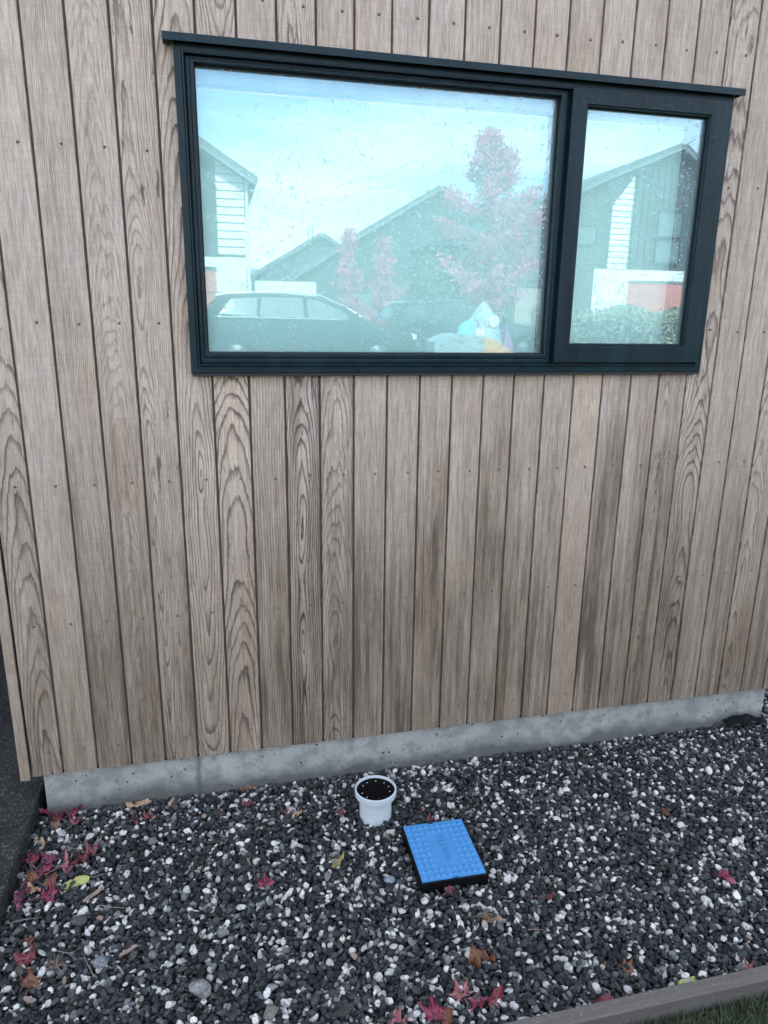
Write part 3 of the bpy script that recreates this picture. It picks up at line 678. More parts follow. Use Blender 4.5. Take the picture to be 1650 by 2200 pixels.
def leaf(name, kind, colr, x, y, size, rz, label, curl=1., tilt=(0, 0), lift=.0, stem=True, group=None):
    """kind: maple (lobed) or oval; a curled blade with a stalk"""
    rg = random.Random(int(x*1e4)+int(-y*1e4)); NA, NR = 56, 5
    V = [(0, 0, 0)]; vein = [1.]
    ph = rg.uniform(0, 6.28); fr = rg.choice((2, 3)); c1, c2 = rg.uniform(.5, 1.0)*curl, rg.uniform(.3, .8)*curl; ax = rg.uniform(0, 3.14)
    for r in range(1, NR+1):
        for k in range(NA):
            a = 2*math.pi*k/NA
            if kind == 'maple':
                # lobes at 0, +-50, +-105 degrees
                R_ = .16; vn = 0
                for la, ll in ((0, 1.), (.85, .88), (-.85, .88), (1.75, .62), (-1.75, .62)):
                    d = abs((a-la+math.pi) % (2*math.pi)-math.pi)
                    R_ = max(R_, ll*(1-(d/.46)**1.15) if d < .46 else 0, .50*ll if d < .5 else 0)
                    if d < .06: vn = 1
                R_ = max(R_, .3 if abs(((a+math.pi) % (2*math.pi))-math.pi) < 2.2 else .16)
                if k % 2 and R_ > .5: R_ *= .93
            else:
                R_ = .36/math.sqrt((math.cos(a)*.40)**2+(math.sin(a))**2+1e-6); R_ = min(R_, .95); vn = 1 if abs(math.sin(a)) < .08 else 0
            q = R_*r/NR; X, Y = q*math.cos(a), q*math.sin(a)
            u_ = X*math.cos(ax)+Y*math.sin(ax); v_ = -X*math.sin(ax)+Y*math.cos(ax)
            z = .55*c1*u_*u_+.28*c2*q*q*math.sin(fr*a+ph)+.34*curl*q*noise.noise(Vector((X*3.4+ph, Y*3.4, 0)))+.10*curl*noise.noise(Vector((X*9+ph, Y*9, 4)))-.38*curl*q*q*(.5+.5*math.sin(5*a+ph))
            if curl > 1.2:    # strongly rolled up
                th = u_*1.9*c1; u2 = math.sin(th)/(1.9*c1); z += (1-math.cos(th))/(1.9*c1)*.8; X = u2*math.cos(ax)-v_*math.sin(ax); Y = u2*math.sin(ax)+v_*math.cos(ax)
            V.append((X, Y, z)); vein.append(float(vn))
    Fs = [(0, 1+k, 1+(k+1) % NA) for k in range(NA)]
    for r in range(NR-1):
        for k in range(NA):
            a_, b_ = 1+r*NA+k, 1+r*NA+(k+1) % NA; Fs.append((a_, a_+NA, b_+NA, b_))
    b = MB(); b.add(V, Fs)
    if stem: b.tube([(-.0, 0, .0), (-.35, .03*rg.uniform(-1, 1), .06), (-.8, rg.uniform(-.2, .2), .02)], [.022, .016, .018], 5); 
    vein += [1.]*(len(b.v)-len(vein))
    b.v = [(vx*size, vy*size, vz*size) for vx, vy, vz in b.v]
    o = b.build(name, LM[colr], smooth=True)
    at = o.data.attributes.new('vein', 'FLOAT', 'POINT'); at.data.foreach_set('value', np.array(vein, np.float32))
    o.rotation_euler = (tilt[0]+rg.uniform(-.25, .25), tilt[1]+rg.uniform(-.25, .25), rz)
    zs = surf(x, y, 5) if -.1 < x < 3.8 and y > -1.19 else .045
    o.location = (x, y, zs-.001+lift); return tag(o, label, 'leaf', group)
# a helper that turns a spot measured in the photograph into a spot on the bed
def bed(u, v, z=.015):
    d = F + R2*((u-825)/1522.5) - U2*((v-1100)/1522.5); t_ = (z-1.856)/d.z; return .636+t_*d.x, -2.565+t_*d.y
leaves = [
 (150, 1742, 'maple', 'magenta', .050, .6, 1.1, 'crumpled dark pink maple leaf in the inner corner against the plinth end'),
 (128, 1750, 'maple', 'red', .045, 2.3, 1.5, 'rolled red maple leaf lowest in the corner pile beside the path edge'),
 (105, 1735, 'maple', 'magenta', .042, 4.0, 1.4, 'rolled magenta leaf wedged where path edge meets plinth'),
 (160, 1758, 'maple', 'pink', .040, 1.2, 1.3, 'faded pink maple leaf at the right end of the corner pile'),
 (118, 1764, 'oval', 'brown', .036, 5.0, 1.3, 'small brown leaf under the pink leaves of the corner pile'),
 (85, 1797, 'oval', 'tan', .028, 2.0, 1., 'small tan leaf by the path edge below the corner pile'),
 (65, 1845, 'maple', 'magenta', .048, 1.9, 1.5, 'magenta maple leaf leaning on the path edge left of the long pile'),
 (90, 1862, 'maple', 'magenta', .055, .2, 1.2, 'broad magenta leaf at the left end of the long leaf pile'),
 (113, 1842, 'maple', 'purple', .046, 3.3, 1.5, 'dark purple leaf in the middle of the long leaf pile'),
 (128, 1856, 'maple', 'pink', .052, .9, 1.3, 'salmon pink leaf in the middle of the long leaf pile'),
 (155, 1847, 'maple', 'red', .045, 5.2, 1.4, 'crinkled dull red leaf right of the salmon one in the long pile'),
 (175, 1835, 'maple', 'red', .050, .7, 1.4, 'dull red leaf second from the upper end of the long pile'),
 (195, 1820, 'maple', 'pink', .048, .8, 1.5, 'rolled reddish leaf pointing up at the upper end of the long pile'),
 (72, 1884, 'maple', 'rust', .036, 2.4, 1.4, 'curled rust leaf between the long pile and the low magenta leaf'),
 (103, 1895, 'maple', 'rust', .034, 1.0, 1.3, 'small rusty pink leaf left of the yellow leaf'),
 (73, 1905, 'oval', 'tan', .030, 5.4, 1., 'small beige leaf on top of the low magenta leaf'),
 (95, 1918, 'maple', 'magenta', .055, .1, 1.4, 'long curved magenta leaf below the long leaf pile'),
 (47, 1915, 'oval', 'purple', .050, 1.5, 1.2, 'narrow dark magenta leaf standing against the path edge'),
 (160, 1888, 'oval', 'yellow', .040, .1, .7, 'bright yellow green oval leaf on the dark gravel'),
 (315, 1747, 'maple', 'pink', .050, .5, 1.2, 'pink maple leaf near the plinth beside its dark red neighbour'),
 (292, 1757, 'maple', 'red', .034, 3.2, 1.4, 'dark red curled leaf touching the pink one near the plinth'),
 (295, 1722, 'oval', 'tan', .044, .1, .8, 'pale orange leaf lying along the foot of the plinth'),
 (368, 1714, 'oval', 'tan', .022, 1., .8, 'tiny tan leaf standing against the plinth'),
 (527, 1686, 'oval', 'brown', .040, .3, 1.2, 'orange brown curled leaf at the plinth foot above a magenta leaf'),
 (532, 1720, 'maple', 'magenta', .050, 1.2, 1.1, 'vivid magenta maple leaf with points up left of the white pipe'),
 (470, 1740, 'oval', 'rust', .020, .6, 1., 'tiny rust leaf between the pink and vivid magenta leaves'),
 (615, 1735, 'maple', 'pink', .030, 2.2, 1.3, 'small dusky pink leaf left of a tan one near the pipe'),
 (637, 1741, 'oval', 'tan', .032, .8, 1.2, 'small tan brown leaf second from the pipe on its left'),
 (731, 1742, 'maple', 'magenta', .046, 1.4, 1.6, 'rolled magenta leaf next to the white pipe on its left'),
 (725, 1840, 'oval', 'olive', .044, .9, .9, 'olive brown oval leaf left of the blue lid'),
 (570, 1893, 'maple', 'magenta', .052, 1.6, 1.3, 'drooping pink red maple leaf with stalk up in open gravel'),
 (927, 1753, 'maple', 'magenta', .026, 2.1, 1.3, 'little magenta leaf at the back edge of the blue lid'),
 (968, 1904, 'maple', 'red', .042, .5, 1.2, 'bright red leaf at the front edge of the blue lid'),
 (1043, 1962, 'maple', 'brown', .056, 5.8, .9, 'light brown dry leaf below right of the blue lid'),
 (1020, 2060, 'oval', 'rust', .046, 1.2, 1.3, 'folded orange brown leaf in front of the blue lid'),
 (1045, 2050, 'oval', 'rust', .036, 5.2, 1.3, 'rust leaf curled round a white pebble beside the folded one'),
 (995, 2127, 'maple', 'pink', .055, 1.9, 1.5, 'rolled dusty pink leaf left of the purple magenta one at the bottom'),
 (1030, 2140, 'maple', 'magenta', .052, 4.6, 1.1, 'deep magenta pointed leaf between pink and rust leaves near the bottom'),
 (1062, 2138, 'oval', 'red', .044, .6, 1.4, 'shell shaped rust red leaf right of the deep magenta leaf'),
 (935, 2178, 'maple', 'magenta', .062, 1.4, 1.4, 'large magenta leaf at the bottom edge of the photo'),
 (862, 2185, 'maple', 'pink', .042, 2.4, 1.6, 'ring curled pink leaf at the bottom edge left of the large magenta one'),
 (960, 2190, 'oval', 'rust', .034, 1., 1.3, 'small rust leaf tucked under the large magenta leaf'),
 (1550, 1875, 'maple', 'magenta', .048, 5.4, 1.2, 'lone magenta pink leaf far out on the right gravel'),
 (1175, 1918, 'maple', 'red', .040, .1, 1.6, 'thin shrivelled dark red leaf right of the blue lid'),
 (1430, 1735, 'oval', 'rust', .024, 1.4, .8, 'tiny orange leaf upright on the right gravel'),
 (1345, 2072, 'maple', 'rust', .038, .3, 1.2, 'rust brown crumpled leaf above the timber edging'),
 (1300, 2142, 'oval', 'red', .034, .2, 1.2, 'dull red leaf half under gravel by the timber edging'),
 (1475, 2106, 'oval', 'yellow', .036, .2, .9, 'pale yellow leaf against the timber edging'),
 (1610, 2075, 'maple', 'pink', .032, .5, 1.2, 'pale pinkish leaf at the right end of the timber edging'),
 (60, 2015, 'maple', 'rust', .030, 1.2, 1.5, 'crumpled rust red leaf at far left above the thin dark red one'),
 (57, 2047, 'oval', 'red', .044, .1, 1.2, 'thin dark red leaf lying flat at far left'),
 (62, 2110, 'maple', 'rust', .042, 1.5, 1.5, 'crumpled dark orange leaf in the lower left corner'),
]
for (u, v, kd, colr, size, rz, curl, lab) in leaves:
    x, y = bed(u, v); leaf('maple_leaf' if kd == 'maple' else 'fallen_leaf', kd, colr, x, y, size*(1.32 if u < 210 else 1.1), rz, lab, curl*1.15, group='fallen autumn leaves', stem=(kd == 'maple'))
M['stick'] = simple('dry_stick', (.25, .18, .14), .8, .3, 60)
M['chip'] = simple('wood_chip', (.22, .16, .13), .85, .35, 80, .3)
M['bark'] = simple('dark_bark', (.03, .026, .024), .9, .3, 60, .4)
def chip(u, v, L, wdt, rz, label, mat):
    x, y = bed(u, v); b = MB(); rg = random.Random(u); n_ = 7; prof = []
    for k in range(n_):
        s_ = k/(n_-1)*2-1; wq = wdt*(1-.55*abs(s_)**2.5)*rg.uniform(.8, 1.1)
        prof.append((s_*L, wq))
    vs = []
    for X, wq in prof: vs += [(X, -wq, 0), (X, wq, .0005), (X, wq*.8, .004+rg.uniform(0, .002)), (X, -wq*.7, .005)]
    fs = [(3, 2, 1, 0), tuple(range(len(vs)-4, len(vs)))]
    for k in range(n_-1):
        for q in range(4): fs.append((k*4+q, k*4+(q+1) % 4, (k+1)*4+(q+1) % 4, (k+1)*4+q))
    b.add(vs, fs); o = b.build('wood_chip', mat, angle=50); o.location = (x, y, surf(x, y)+.002); o.rotation_euler = (rg.uniform(-.2, .2), rg.uniform(-.15, .15), rz)
    tag(o, label, 'wood chip', 'wood chips in the gravel')
chip(200, 1915, .040, .008, .8, 'long greyish wood splinter below the yellow leaf', M['chip'])
chip(275, 2038, .028, .006, .6, 'reddish split wood chip in the left gravel', M['chip'])
chip(62, 2140, .018, .008, 2.6, 'pale pinkish wood chip at the lower left below the orange leaf', M['chip'])
chip(460, 1803, .036, .005, .05, 'dark flat bark strip in open gravel left of the pipe', M['bark'])
chip(735, 2165, .030, .012, .3, 'dark bark piece near the bottom edge', M['bark'])
def twig(pts, label, r=.0011):
    P_ = [Vector((*bed(u, v), 0)) for u, v in pts]; zs = [surf(p.x, p.y, 6)+.006 for p in P_]
    for p, z in zip(P_, zs): p.z = z
    o0 = P_[0].copy(); b = MB().tube([p-o0 for p in P_], [r]*(len(P_)-1)+[r*.5], 6); o = b.build('twig', M['stick'], smooth=True); o.location = o0
    tag(o, label, 'twig', 'thin twigs on the gravel')
twig([(210, 1940), (240, 1946), (275, 1944)], 'thin curved twig right of the wood splinter')
twig([(15, 1980), (50, 1970), (88, 1966)], 'pale twig beside the path edge at far left')
twig([(120, 2036), (150, 2040), (172, 2032)], 'short pale twig above the dry grass tuft')
twig([(180, 2050), (200, 2090), (208, 2095)], 'dark bent twig right of the dry grass tuft')
twig([(180, 1880), (205, 1877), (228, 1870)], 'fine stalk reaching right from the yellow leaf')
twig([(78, 1830), (92, 1812), (105, 1795), (128, 1790)], 'curving dry stem between the corner pile and the long pile')
twig([(985, 2080), (1000, 2095), (1010, 2112)], 'fine twig rising from the pink leaf near the bottom', .0008)
twig([(1338, 2145), (1350, 2130), (1358, 2118)], 'green grey stem beside the timber edging')
twig([(1135, 1992), (1150, 1990), (1168, 1993)], 'short pale twig right of the light brown leaf')
# dry grass tuft
tf = MB(); rg = random.Random(3); x, y = bed(118, 2070)
for k in range(26):
    a = rg.uniform(0, 6.28); L = rg.uniform(.015, .045); tf.tube([(0, 0, 0), (L*.5*math.cos(a), L*.5*math.sin(a), .018), (L*math.cos(a), L*math.sin(a), rg.uniform(.004, .022))], [.0007, .0006, .0002], 4)
o = tf.build('dry_grass_tuft', M['stick']); o.location = (x, y, surf(x, y)); tag(o, 'small tuft of dry straw coloured grass in the left gravel', 'grass tuft')
# a few stones big enough to pick out
def big_stone(u, v, r, c, label, asp=(1, .7, .5), rz=0.):
    x, y = bed(u, v); src = stones.objects[(u*7) % 28]; me = src.data.copy(); t = NT('single_stone'); p = t.obj()
    a = t.noise(t.mapv(p, (1, 1, 2.5)), 3.2, 5, .6, 1.4); t.bsdf(t.mix(t.ramp(a, [(.4, 0.), (.55, 1.)]), tuple(q*.35 for q in c), c), .6, t.bump(a, .4, .15))
    me.materials.clear(); me.materials.append(t.mat); o = link(bpy.data.objects.new('pebble', me)); o.scale = (r, r*1.05, r*1.1); o.location = (x, y, surf(x, y)+r*.28); o.rotation_euler = (.1, .1, rz)
    tag(o, label, 'stone')
big_stone(433, 2122, .036, (.26, .27, .25), 'large rounded grey green veined stone near the bottom left', rz=.2)
big_stone(580, 2175, .026, (.20, .18, .15), 'brown mottled stone at the bottom edge left of centre', rz=1.3)
big_stone(215, 2065, .024, (.18, .20, .21), 'flat blue grey stone right of the dry grass tuft')
big_stone(838, 1885, .020, (.22, .27, .30), 'pale bluish stone left of the blue lid')
big_stone(170, 1975, .026, (.06, .065, .06), 'large flat dark slate stone below the wood splinter')
# folded scrap of black membrane at the right end of the plinth
ms = MB(); nx_, ny_ = 22, 8; rg = random.Random(5)
for i in range(nx_):
    for j in range(ny_):
        X = i/(nx_-1)*.20; Y = (j/(ny_-1)-.5)*.05
        ms.v.append((X, Y+.008*math.sin(X*60), .03*math.exp(-(Y/.018)**2)*(.45+.9*abs(math.sin(X*15+.5)))*math.sin(math.pi*min(1, i/(nx_-1)*1.02))**.4+.006*noise.noise(Vector((X*60, Y*60, 0)))-.004))
for i in range(nx_-1):
    for j in range(ny_-1): ms.f.append((i*ny_+j, (i+1)*ny_+j, (i+1)*ny_+j+1, i*ny_+j+1)); ms.m.append(0)
o = ms.build('membrane_scrap', simple('wet_black_membrane', (.004, .006, .007),   .8, .3, 60, .4, Specular_IOR_Level=.1), smooth=True); o.location = (2.93, -.018, .028)
tag(o, 'rumpled scrap of black membrane at the right end of the plinth foot', 'membrane')

# ================================================================ THE STREET OPPOSITE (seen mirrored in the glass)
GZ = .87
M['white_board'] = simple('white_weatherboard', (.78, .78, .76), .7, .03, 3)
M['white_plaster'] = simple('white_plaster', (.80, .79, .76), .8, .03, 3)
M['dark_clad'] = simple('dark_vertical_cladding', (.045, .055, .055), .7, .15, 4)
M['terracotta'] = simple('terracotta_door', (.60, .20, .16), .6, .08, 3)
M['dark_roof'] = simple('charcoal_roof', (.07, .085, .085), .5, .08, 3)
M['trim'] = simple('grey_trim', (.17, .2, .2), .5, .05, 3)
M['dark_glass'] = simple('far_window_glass', (.10, .14, .15), .1, .05, 3)
M['fence_wood'] = simple('pale_fence_timber', (.42, .36, .32), .8, .15, 8)
def gable_house(name, label, D, poly, depth, roof, rest=None):
    """gable wall polygon (x,z) at y=-D, body extruded away; roof: list of slab segments"""
    t = thing(name, label, 'house', (poly[0][0], -D, GZ))
    ox, oz = poly[0][0], GZ
    L = lambda pts: [(x-ox, z-oz) for x, z in pts]
    MB().prism(L(poly), 'y', 0, -depth).build('wall', M['dark_clad'], t)
    r = MB()
    for (xa, za, xb, zb) in roof:
        d = Vector((xb-xa, 0, zb-za)).normalized(); nx, nz = -d.z, d.x
        if nz < 0: nx, nz = -nx, -nz
        r.prism(L([(xa, za), (xb, zb), (xb+nx*.18, zb+nz*.18), (xa+nx*.18, za+nz*.18)]), 'y', .35, -depth-.35)
    r.build('roof', M['dark_roof'], t)
    b = MB()
    for (xa, za, xb, zb) in roof:
        d = Vector((xb-xa, 0, zb-za)).normalized(); b.prism(L([(xa, za-.02), (xb, zb-.02), (xb, zb+.06), (xa, za+.06)]), 'y', .36, .39)
    b.build('bargeboard', M['trim'], t)
    return t, ox, oz
def battens(t, x0, x1, z0, fz, step, ox, oz, mat):
    b = MB(); x = x0
    while x < x1: b.box(x-ox, x-ox+.04, .0, .04, z0-oz, fz(x)-oz-.05); x += step
    o = b.build('batten', mat, t); o['kind'] = 'stuff'
def weatherboards(t, x0, x1, z0, fz, ox, oz, mat, y=.0):
    z = z0
    while z < max(fz(x0), fz(x1), fz((x0+x1)/2)):
        N_ = 24; pts = []
        for k in range(N_+1):
            x = x0+(x1-x0)*k/N_
            if fz(x) > z+.004: pts.append((x-ox, min(z+.152, fz(x))-oz))
        if len(pts) < 2: break
        poly = [(pts[0][0], z-oz), (pts[-1][0], z-oz)] + pts[::-1]
        b = MB(); b.prism(poly, 'y', y, y+.03); b.v = [(p[0], p[1]+(.018 if p[1] > y+.01 and p[2] < z-oz+.01 else 0), p[2]) for p in b.v]
        b.build('weatherboard', mat, t); z += .18
def far_window(t, x0, x1, z0, z1, ox, oz, y=.0):
    f = MB().ring(x0-ox, x1-ox, z0-oz, z1-oz, .05, .05, .05, .05, -.07, .02); f.v = [(a, -b_+y, c) for a, b_, c in f.v]; fo = f.build('window', M['gasket'], t)
    MB().box(x0-ox+.05, x1-ox-.05, y+.01, y+.03, z0-oz+.05, z1-oz-.05).build('pane', M['dark_glass'], fo)
# white house at the left of the reflection
D = 16; t, ox, oz = gable_house('white_house', 'two storey white weatherboard house with terracotta door at the left of the window reflection', D,
    [(-5.5, GZ), (1.5, GZ), (1.5, 5.05), (-2.0, 7.2), (-5.5, 5.05)], 8, [(-5.8, 4.87, -2.0, 7.2), (-2.0, 7.2, 1.75, 4.9)])
fz = lambda x: 7.2-abs(x+2.0)*.614
weatherboards(t, .86, 1.5, 3.36, fz, ox, oz, M['white_board']); weatherboards(t, -5.5, .2, 3.36, fz, ox, oz, M['white_board'])
MB().box(-5.5-ox, 1.5-ox, 0, .05, 0, 3.30-oz).build('lower_wall', M['white_plaster'], t)
MB().box(-5.5-ox, 1.5-ox, 0, .07, 3.302-oz, 3.355-oz).build('flashing', M['dark_roof'], t)
MB().box(-2.4-ox, .78-ox, .051, .09, 0, 2.98-oz).build('garage_door', M['terracotta'], t)
MB().box(-2.4-ox, .78-ox, .051, .11, 2.982-oz, 3.06-oz).build('door_head', M['dark_roof'], t)
MB().tube([(1.56-ox, .05, 0), (1.56-ox, .05, 4.2)], .04).build('downpipe', M['white_plaster'], t)
# white low wall
b = MB().box(0, 1.6, -.2, 0, 0, 1.95); o = b.build('garden_wall', M['white_plaster']); o.location = (1.75, -17, GZ); tag(o, 'low white garden wall right of the reflected white house', 'wall')
# small gable house far off
gable_house('far_gable_house', 'small dark gabled house far off in the middle of the reflection', 42, [(3.5, GZ), (10.7, GZ), (10.7, 4.5), (7.14, 6.6), (3.5, 4.5)], 9, [(3.1, 4.27, 7.14, 6.65), (7.14, 6.65, 11.1, 4.3)])
for k, xx in enumerate((6.9, 7.15)):
    o = MB().tube([(0, 0, 0), (0, 0, 1.3)], .03).build('flue_pole', M['gasket']); o.location = (xx, -46, 6.4); tag(o, 'thin flue pipe, %s of the pair above the far house roof' % ('left' if k == 0 else 'right'), 'pole', 'flues above the far roof')
t, ox, oz = gable_house('dark_gable_house', 'large dark green grey gabled house behind the red tree in the reflection', 27, [(4.0, GZ), (15.6, GZ), (15.6, 3.4), (9.77, 6.85), (4.0, 3.4)], 12, [(3.4, 3.15, 9.77, 6.94), (9.77, 6.94, 16.1, 3.2)])
battens(t, 4.1, 15.5, GZ, lambda x: 6.8-abs(x-9.77)*.59, .3, ox, oz, M['dark_clad'])
MB().box(6.0-ox, 7.0-ox, 0, .05, 0, 2.0).build('door', M['trim'], t)
# right house
t, ox, oz = gable_house('garage_house', 'dark clad house with terracotta garage door at the right of the reflection', 20,
    [(9.0, GZ), (19.6, GZ), (19.6, 4.6), (15.65, 7.25), (9.0, 4.5)], 11, [(8.6, 4.42, 15.65, 7.33), (15.65, 7.33, 20.0, 4.42)])
fz = lambda x: 7.2-(15.65-x)*.413 if x < 15.65 else 7.2-(x-15.65)*.67
battens(t, 14.3, 19.5, 3.7, fz, .25, ox, oz, M['dark_clad'])
weatherboards(t, 13.46, 14.16, 3.62, lambda x: fz(x)-.75+(x-13.46)*.9, ox, oz, M['white_board'], .06)
weatherboards(t, 10.2, 13.2, 1.9, lambda x: 4.3, ox, oz, M['dark_roof'])
MB().box(13.0-ox, 19.6-ox, .0, .08, 3.27-oz, 3.6-oz).build('white_band', M['white_plaster'], t)
MB().box(13.0-ox, 14.3-ox, .0, .08, 0, 3.265-oz).build('white_pier', M['white_plaster'], t)
MB().box(14.32-ox, 17.4-ox, .0, .05, 0, 3.18-oz).build('garage_door', M['terracotta'], t)
MB().box(14.32-ox, 17.4-ox, .0, .07, 3.19-oz, 3.262-oz).build('door_head', M['trim'], t)
far_window(t, 15.15, 16.1, 4.65, 5.5, ox, oz, .045); far_window(t, 15.15, 16.1, 3.8, 4.6, ox, oz, .045); far_window(t, 12.2, 13.0, 4.3, 4.95, ox, oz, .05)
# fence
ft = thing('picket_fence', 'pale timber paling fence right of the reflected red tree', 'fence', (8.6, -16, GZ))
for k in range(16):
    o = MB().box(0, .085, -.02, 0, 0, 1.88+.02*math.sin(k*2)).build('paling', M['fence_wood'], ft) if k == 0 else link(o.copy())
    o.parent = ft; o.location = (k*.1, 0, 0)
MB().box(0, 1.6, -.07, -.025, .5, .6).build('rail', M['fence_wood'], ft); MB().box(0, 1.6, -.07, -.025, 1.4, 1.5).build('rail', M['fence_wood'], ft)
# hills
hl = MB(); nx_ = 60
for i in range(nx_+1):
    X = -400+i*16; h = 20+16*noise.noise(Vector((X*.006, 3.1, 0)))+5*noise.noise(Vector((X*.03, 1, 0)))
    hl.v += [(X, -250, GZ), (X, -300, h), (X, -420, h*.7)]
for i in range(nx_):
    for q in range(2): hl.f.append((i*3+q, i*3+q+1, i*3+q+4, i*3+q+3)); hl.m.append(0)
tag(hl.build('hills', simple('dry_hills', (.22, .24, .25), .9, .1, .02), smooth=True), kind='structure')
# trees
def foliage_mat(name, c0, c1):
    t = NT(name); p = t.pos(); n_ = t.noise(p, 5, 3); t.bsdf(t.mix(t.ramp(n_, [(.35, 0.), (.65, 1.)]), c0, c1), .6); return t.mat
def tree(name, label, x, y, z0, h, wfun, mat, count, leafsz, trunk_r=.05, cat='tree', bare=.25, group=None):
    t = thing(name, label, cat, (x, y, z0), 0, group); rg = np.random.default_rng(int(x*100)); n_ = count
    tr = MB(); tr.tube([(0, 0, -.1), (.02, 0, h*.3), (-.02, .01, h*.65), (0, 0, h*.97)], [trunk_r, trunk_r*.8, trunk_r*.45, trunk_r*.12], 8)
    cl = []
    for k in range(int(26+h*8)):
        s_ = rg.uniform(bare, .97); a = rg.uniform(0, 6.283); wr = wfun(s_)*rg.uniform(.55, 1.0); zz = s_*h
        e = Vector((wr*math.cos(a), wr*math.sin(a), zz+wr*.35)); tr.tube([(0, 0, zz-wr*.25), e*.5+Vector((0, 0, (zz-wr*.25)*.5)), e], [trunk_r*.25, trunk_r*.16, trunk_r*.05], 5)
        for q in range(5): cl.append(e*(.35+.16*q) + Vector((0, 0, (zz-wr*.25)*(1-(.35+.16*q)))))
    tr.build('trunk', M['bark'], t)
    cl = np.array([c[:] for c in cl]); ci = rg.integers(len(cl), size=n_); P_ = cl[ci]+rg.normal(size=(n_, 3))*np.array([.10, .10, .08])*(.5+h*.09)
    A = rg.normal(size=(n_, 3)); A /= np.linalg.norm(A, axis=1)[:, None]; B_ = np.cross(A, rg.normal(size=(n_, 3))); B_ /= np.linalg.norm(B_, axis=1)[:, None]
    s_ = leafsz*rg.uniform(.6, 1.3, (n_, 1)); V = np.stack([P_-A*s_, P_+B_*s_*.5, P_+A*s_, P_-B_*s_*.5], 1).reshape(-1, 3); k = np.arange(n_)*4
    F_ = np.stack([k, k+1, k+2, k+3], 1); o = fast_mesh('crown', V, F_, mat, t); o['kind'] = 'stuff'
redf = foliage_mat('red_maple_leaves', (.50, .08, .18), (.85, .26, .40)); grnf = foliage_mat('green_leaves', (.05, .09, .03), (.16, .2, .07)); hedgef = foliage_mat('hedge_leaves', (.18, .22, .14), (.5, .55, .4))
tree('red_maple_tree', 'tall conical red maple in the middle of the reflection', 6.25, -12, GZ, 4.75, lambda s: 1.75*(1-s)**.75*(.7 if s < .3 else 1)+(.3 if .52 < s < .74 else 0), redf, 16000, .045, .05)
tree('young_red_maple', 'slender young red tree by the parked car in the reflection', 4.42, -18, GZ, 3.45, lambda s: .38*min(1, (1-s)*3), redf, 3500, .05, .03, bare=.2)
tree('young_red_maple', 'bushy young red tree right of the slender one in the reflection', 5.42, -18, GZ, 3.2, lambda s: .75*min(1, (1-s)*1.6), redf, 6000, .05, .03, bare=.08)
tree('green_shrub_tree', 'rounded green tree left of the tall red maple in the reflection', 6.7, -18, GZ, 2.8, lambda s: .8*min(1, (1-s)*2.5), grnf, 6500, .05, .04, bare=.08)
hx0, hx1 = 6.2, 9.6; n_ = 16000; P_ = np.stack([rng.uniform(hx0, hx1, n_), -9-rng.random(n_)*.8, GZ-.1+rng.random(n_)**.7*1.35], 1)
P_[:, 2] += .07*np.sin(P_[:, 0]*5); A = rng.normal(size=(n_, 3)); A /= np.linalg.norm(A, axis=1)[:, None]; B_ = np.cross(A, rng.normal(size=(n_, 3))); B_ /= np.linalg.norm(B_, axis=1)[:, None]
s_ = .04; V = np.stack([P_-A*s_, P_+B_*s_*.4, P_+A*s_, P_-B_*s_*.4], 1).reshape(-1, 3); k = np.arange(n_)*4
hd_ = thing('hedge', 'clipped grey green hedge at the lower right of the reflection', 'hedge', (0, 0, 0)); o = fast_mesh('foliage', V, np.stack([k, k+1, k+2, k+3], 1), hedgef, hd_); o['kind'] = 'stuff'
MB().box(hx0+.1, hx1-.1, -9.65, -9.15, GZ-.1, 1.9).build('branch_core', M['bark'], hd_)

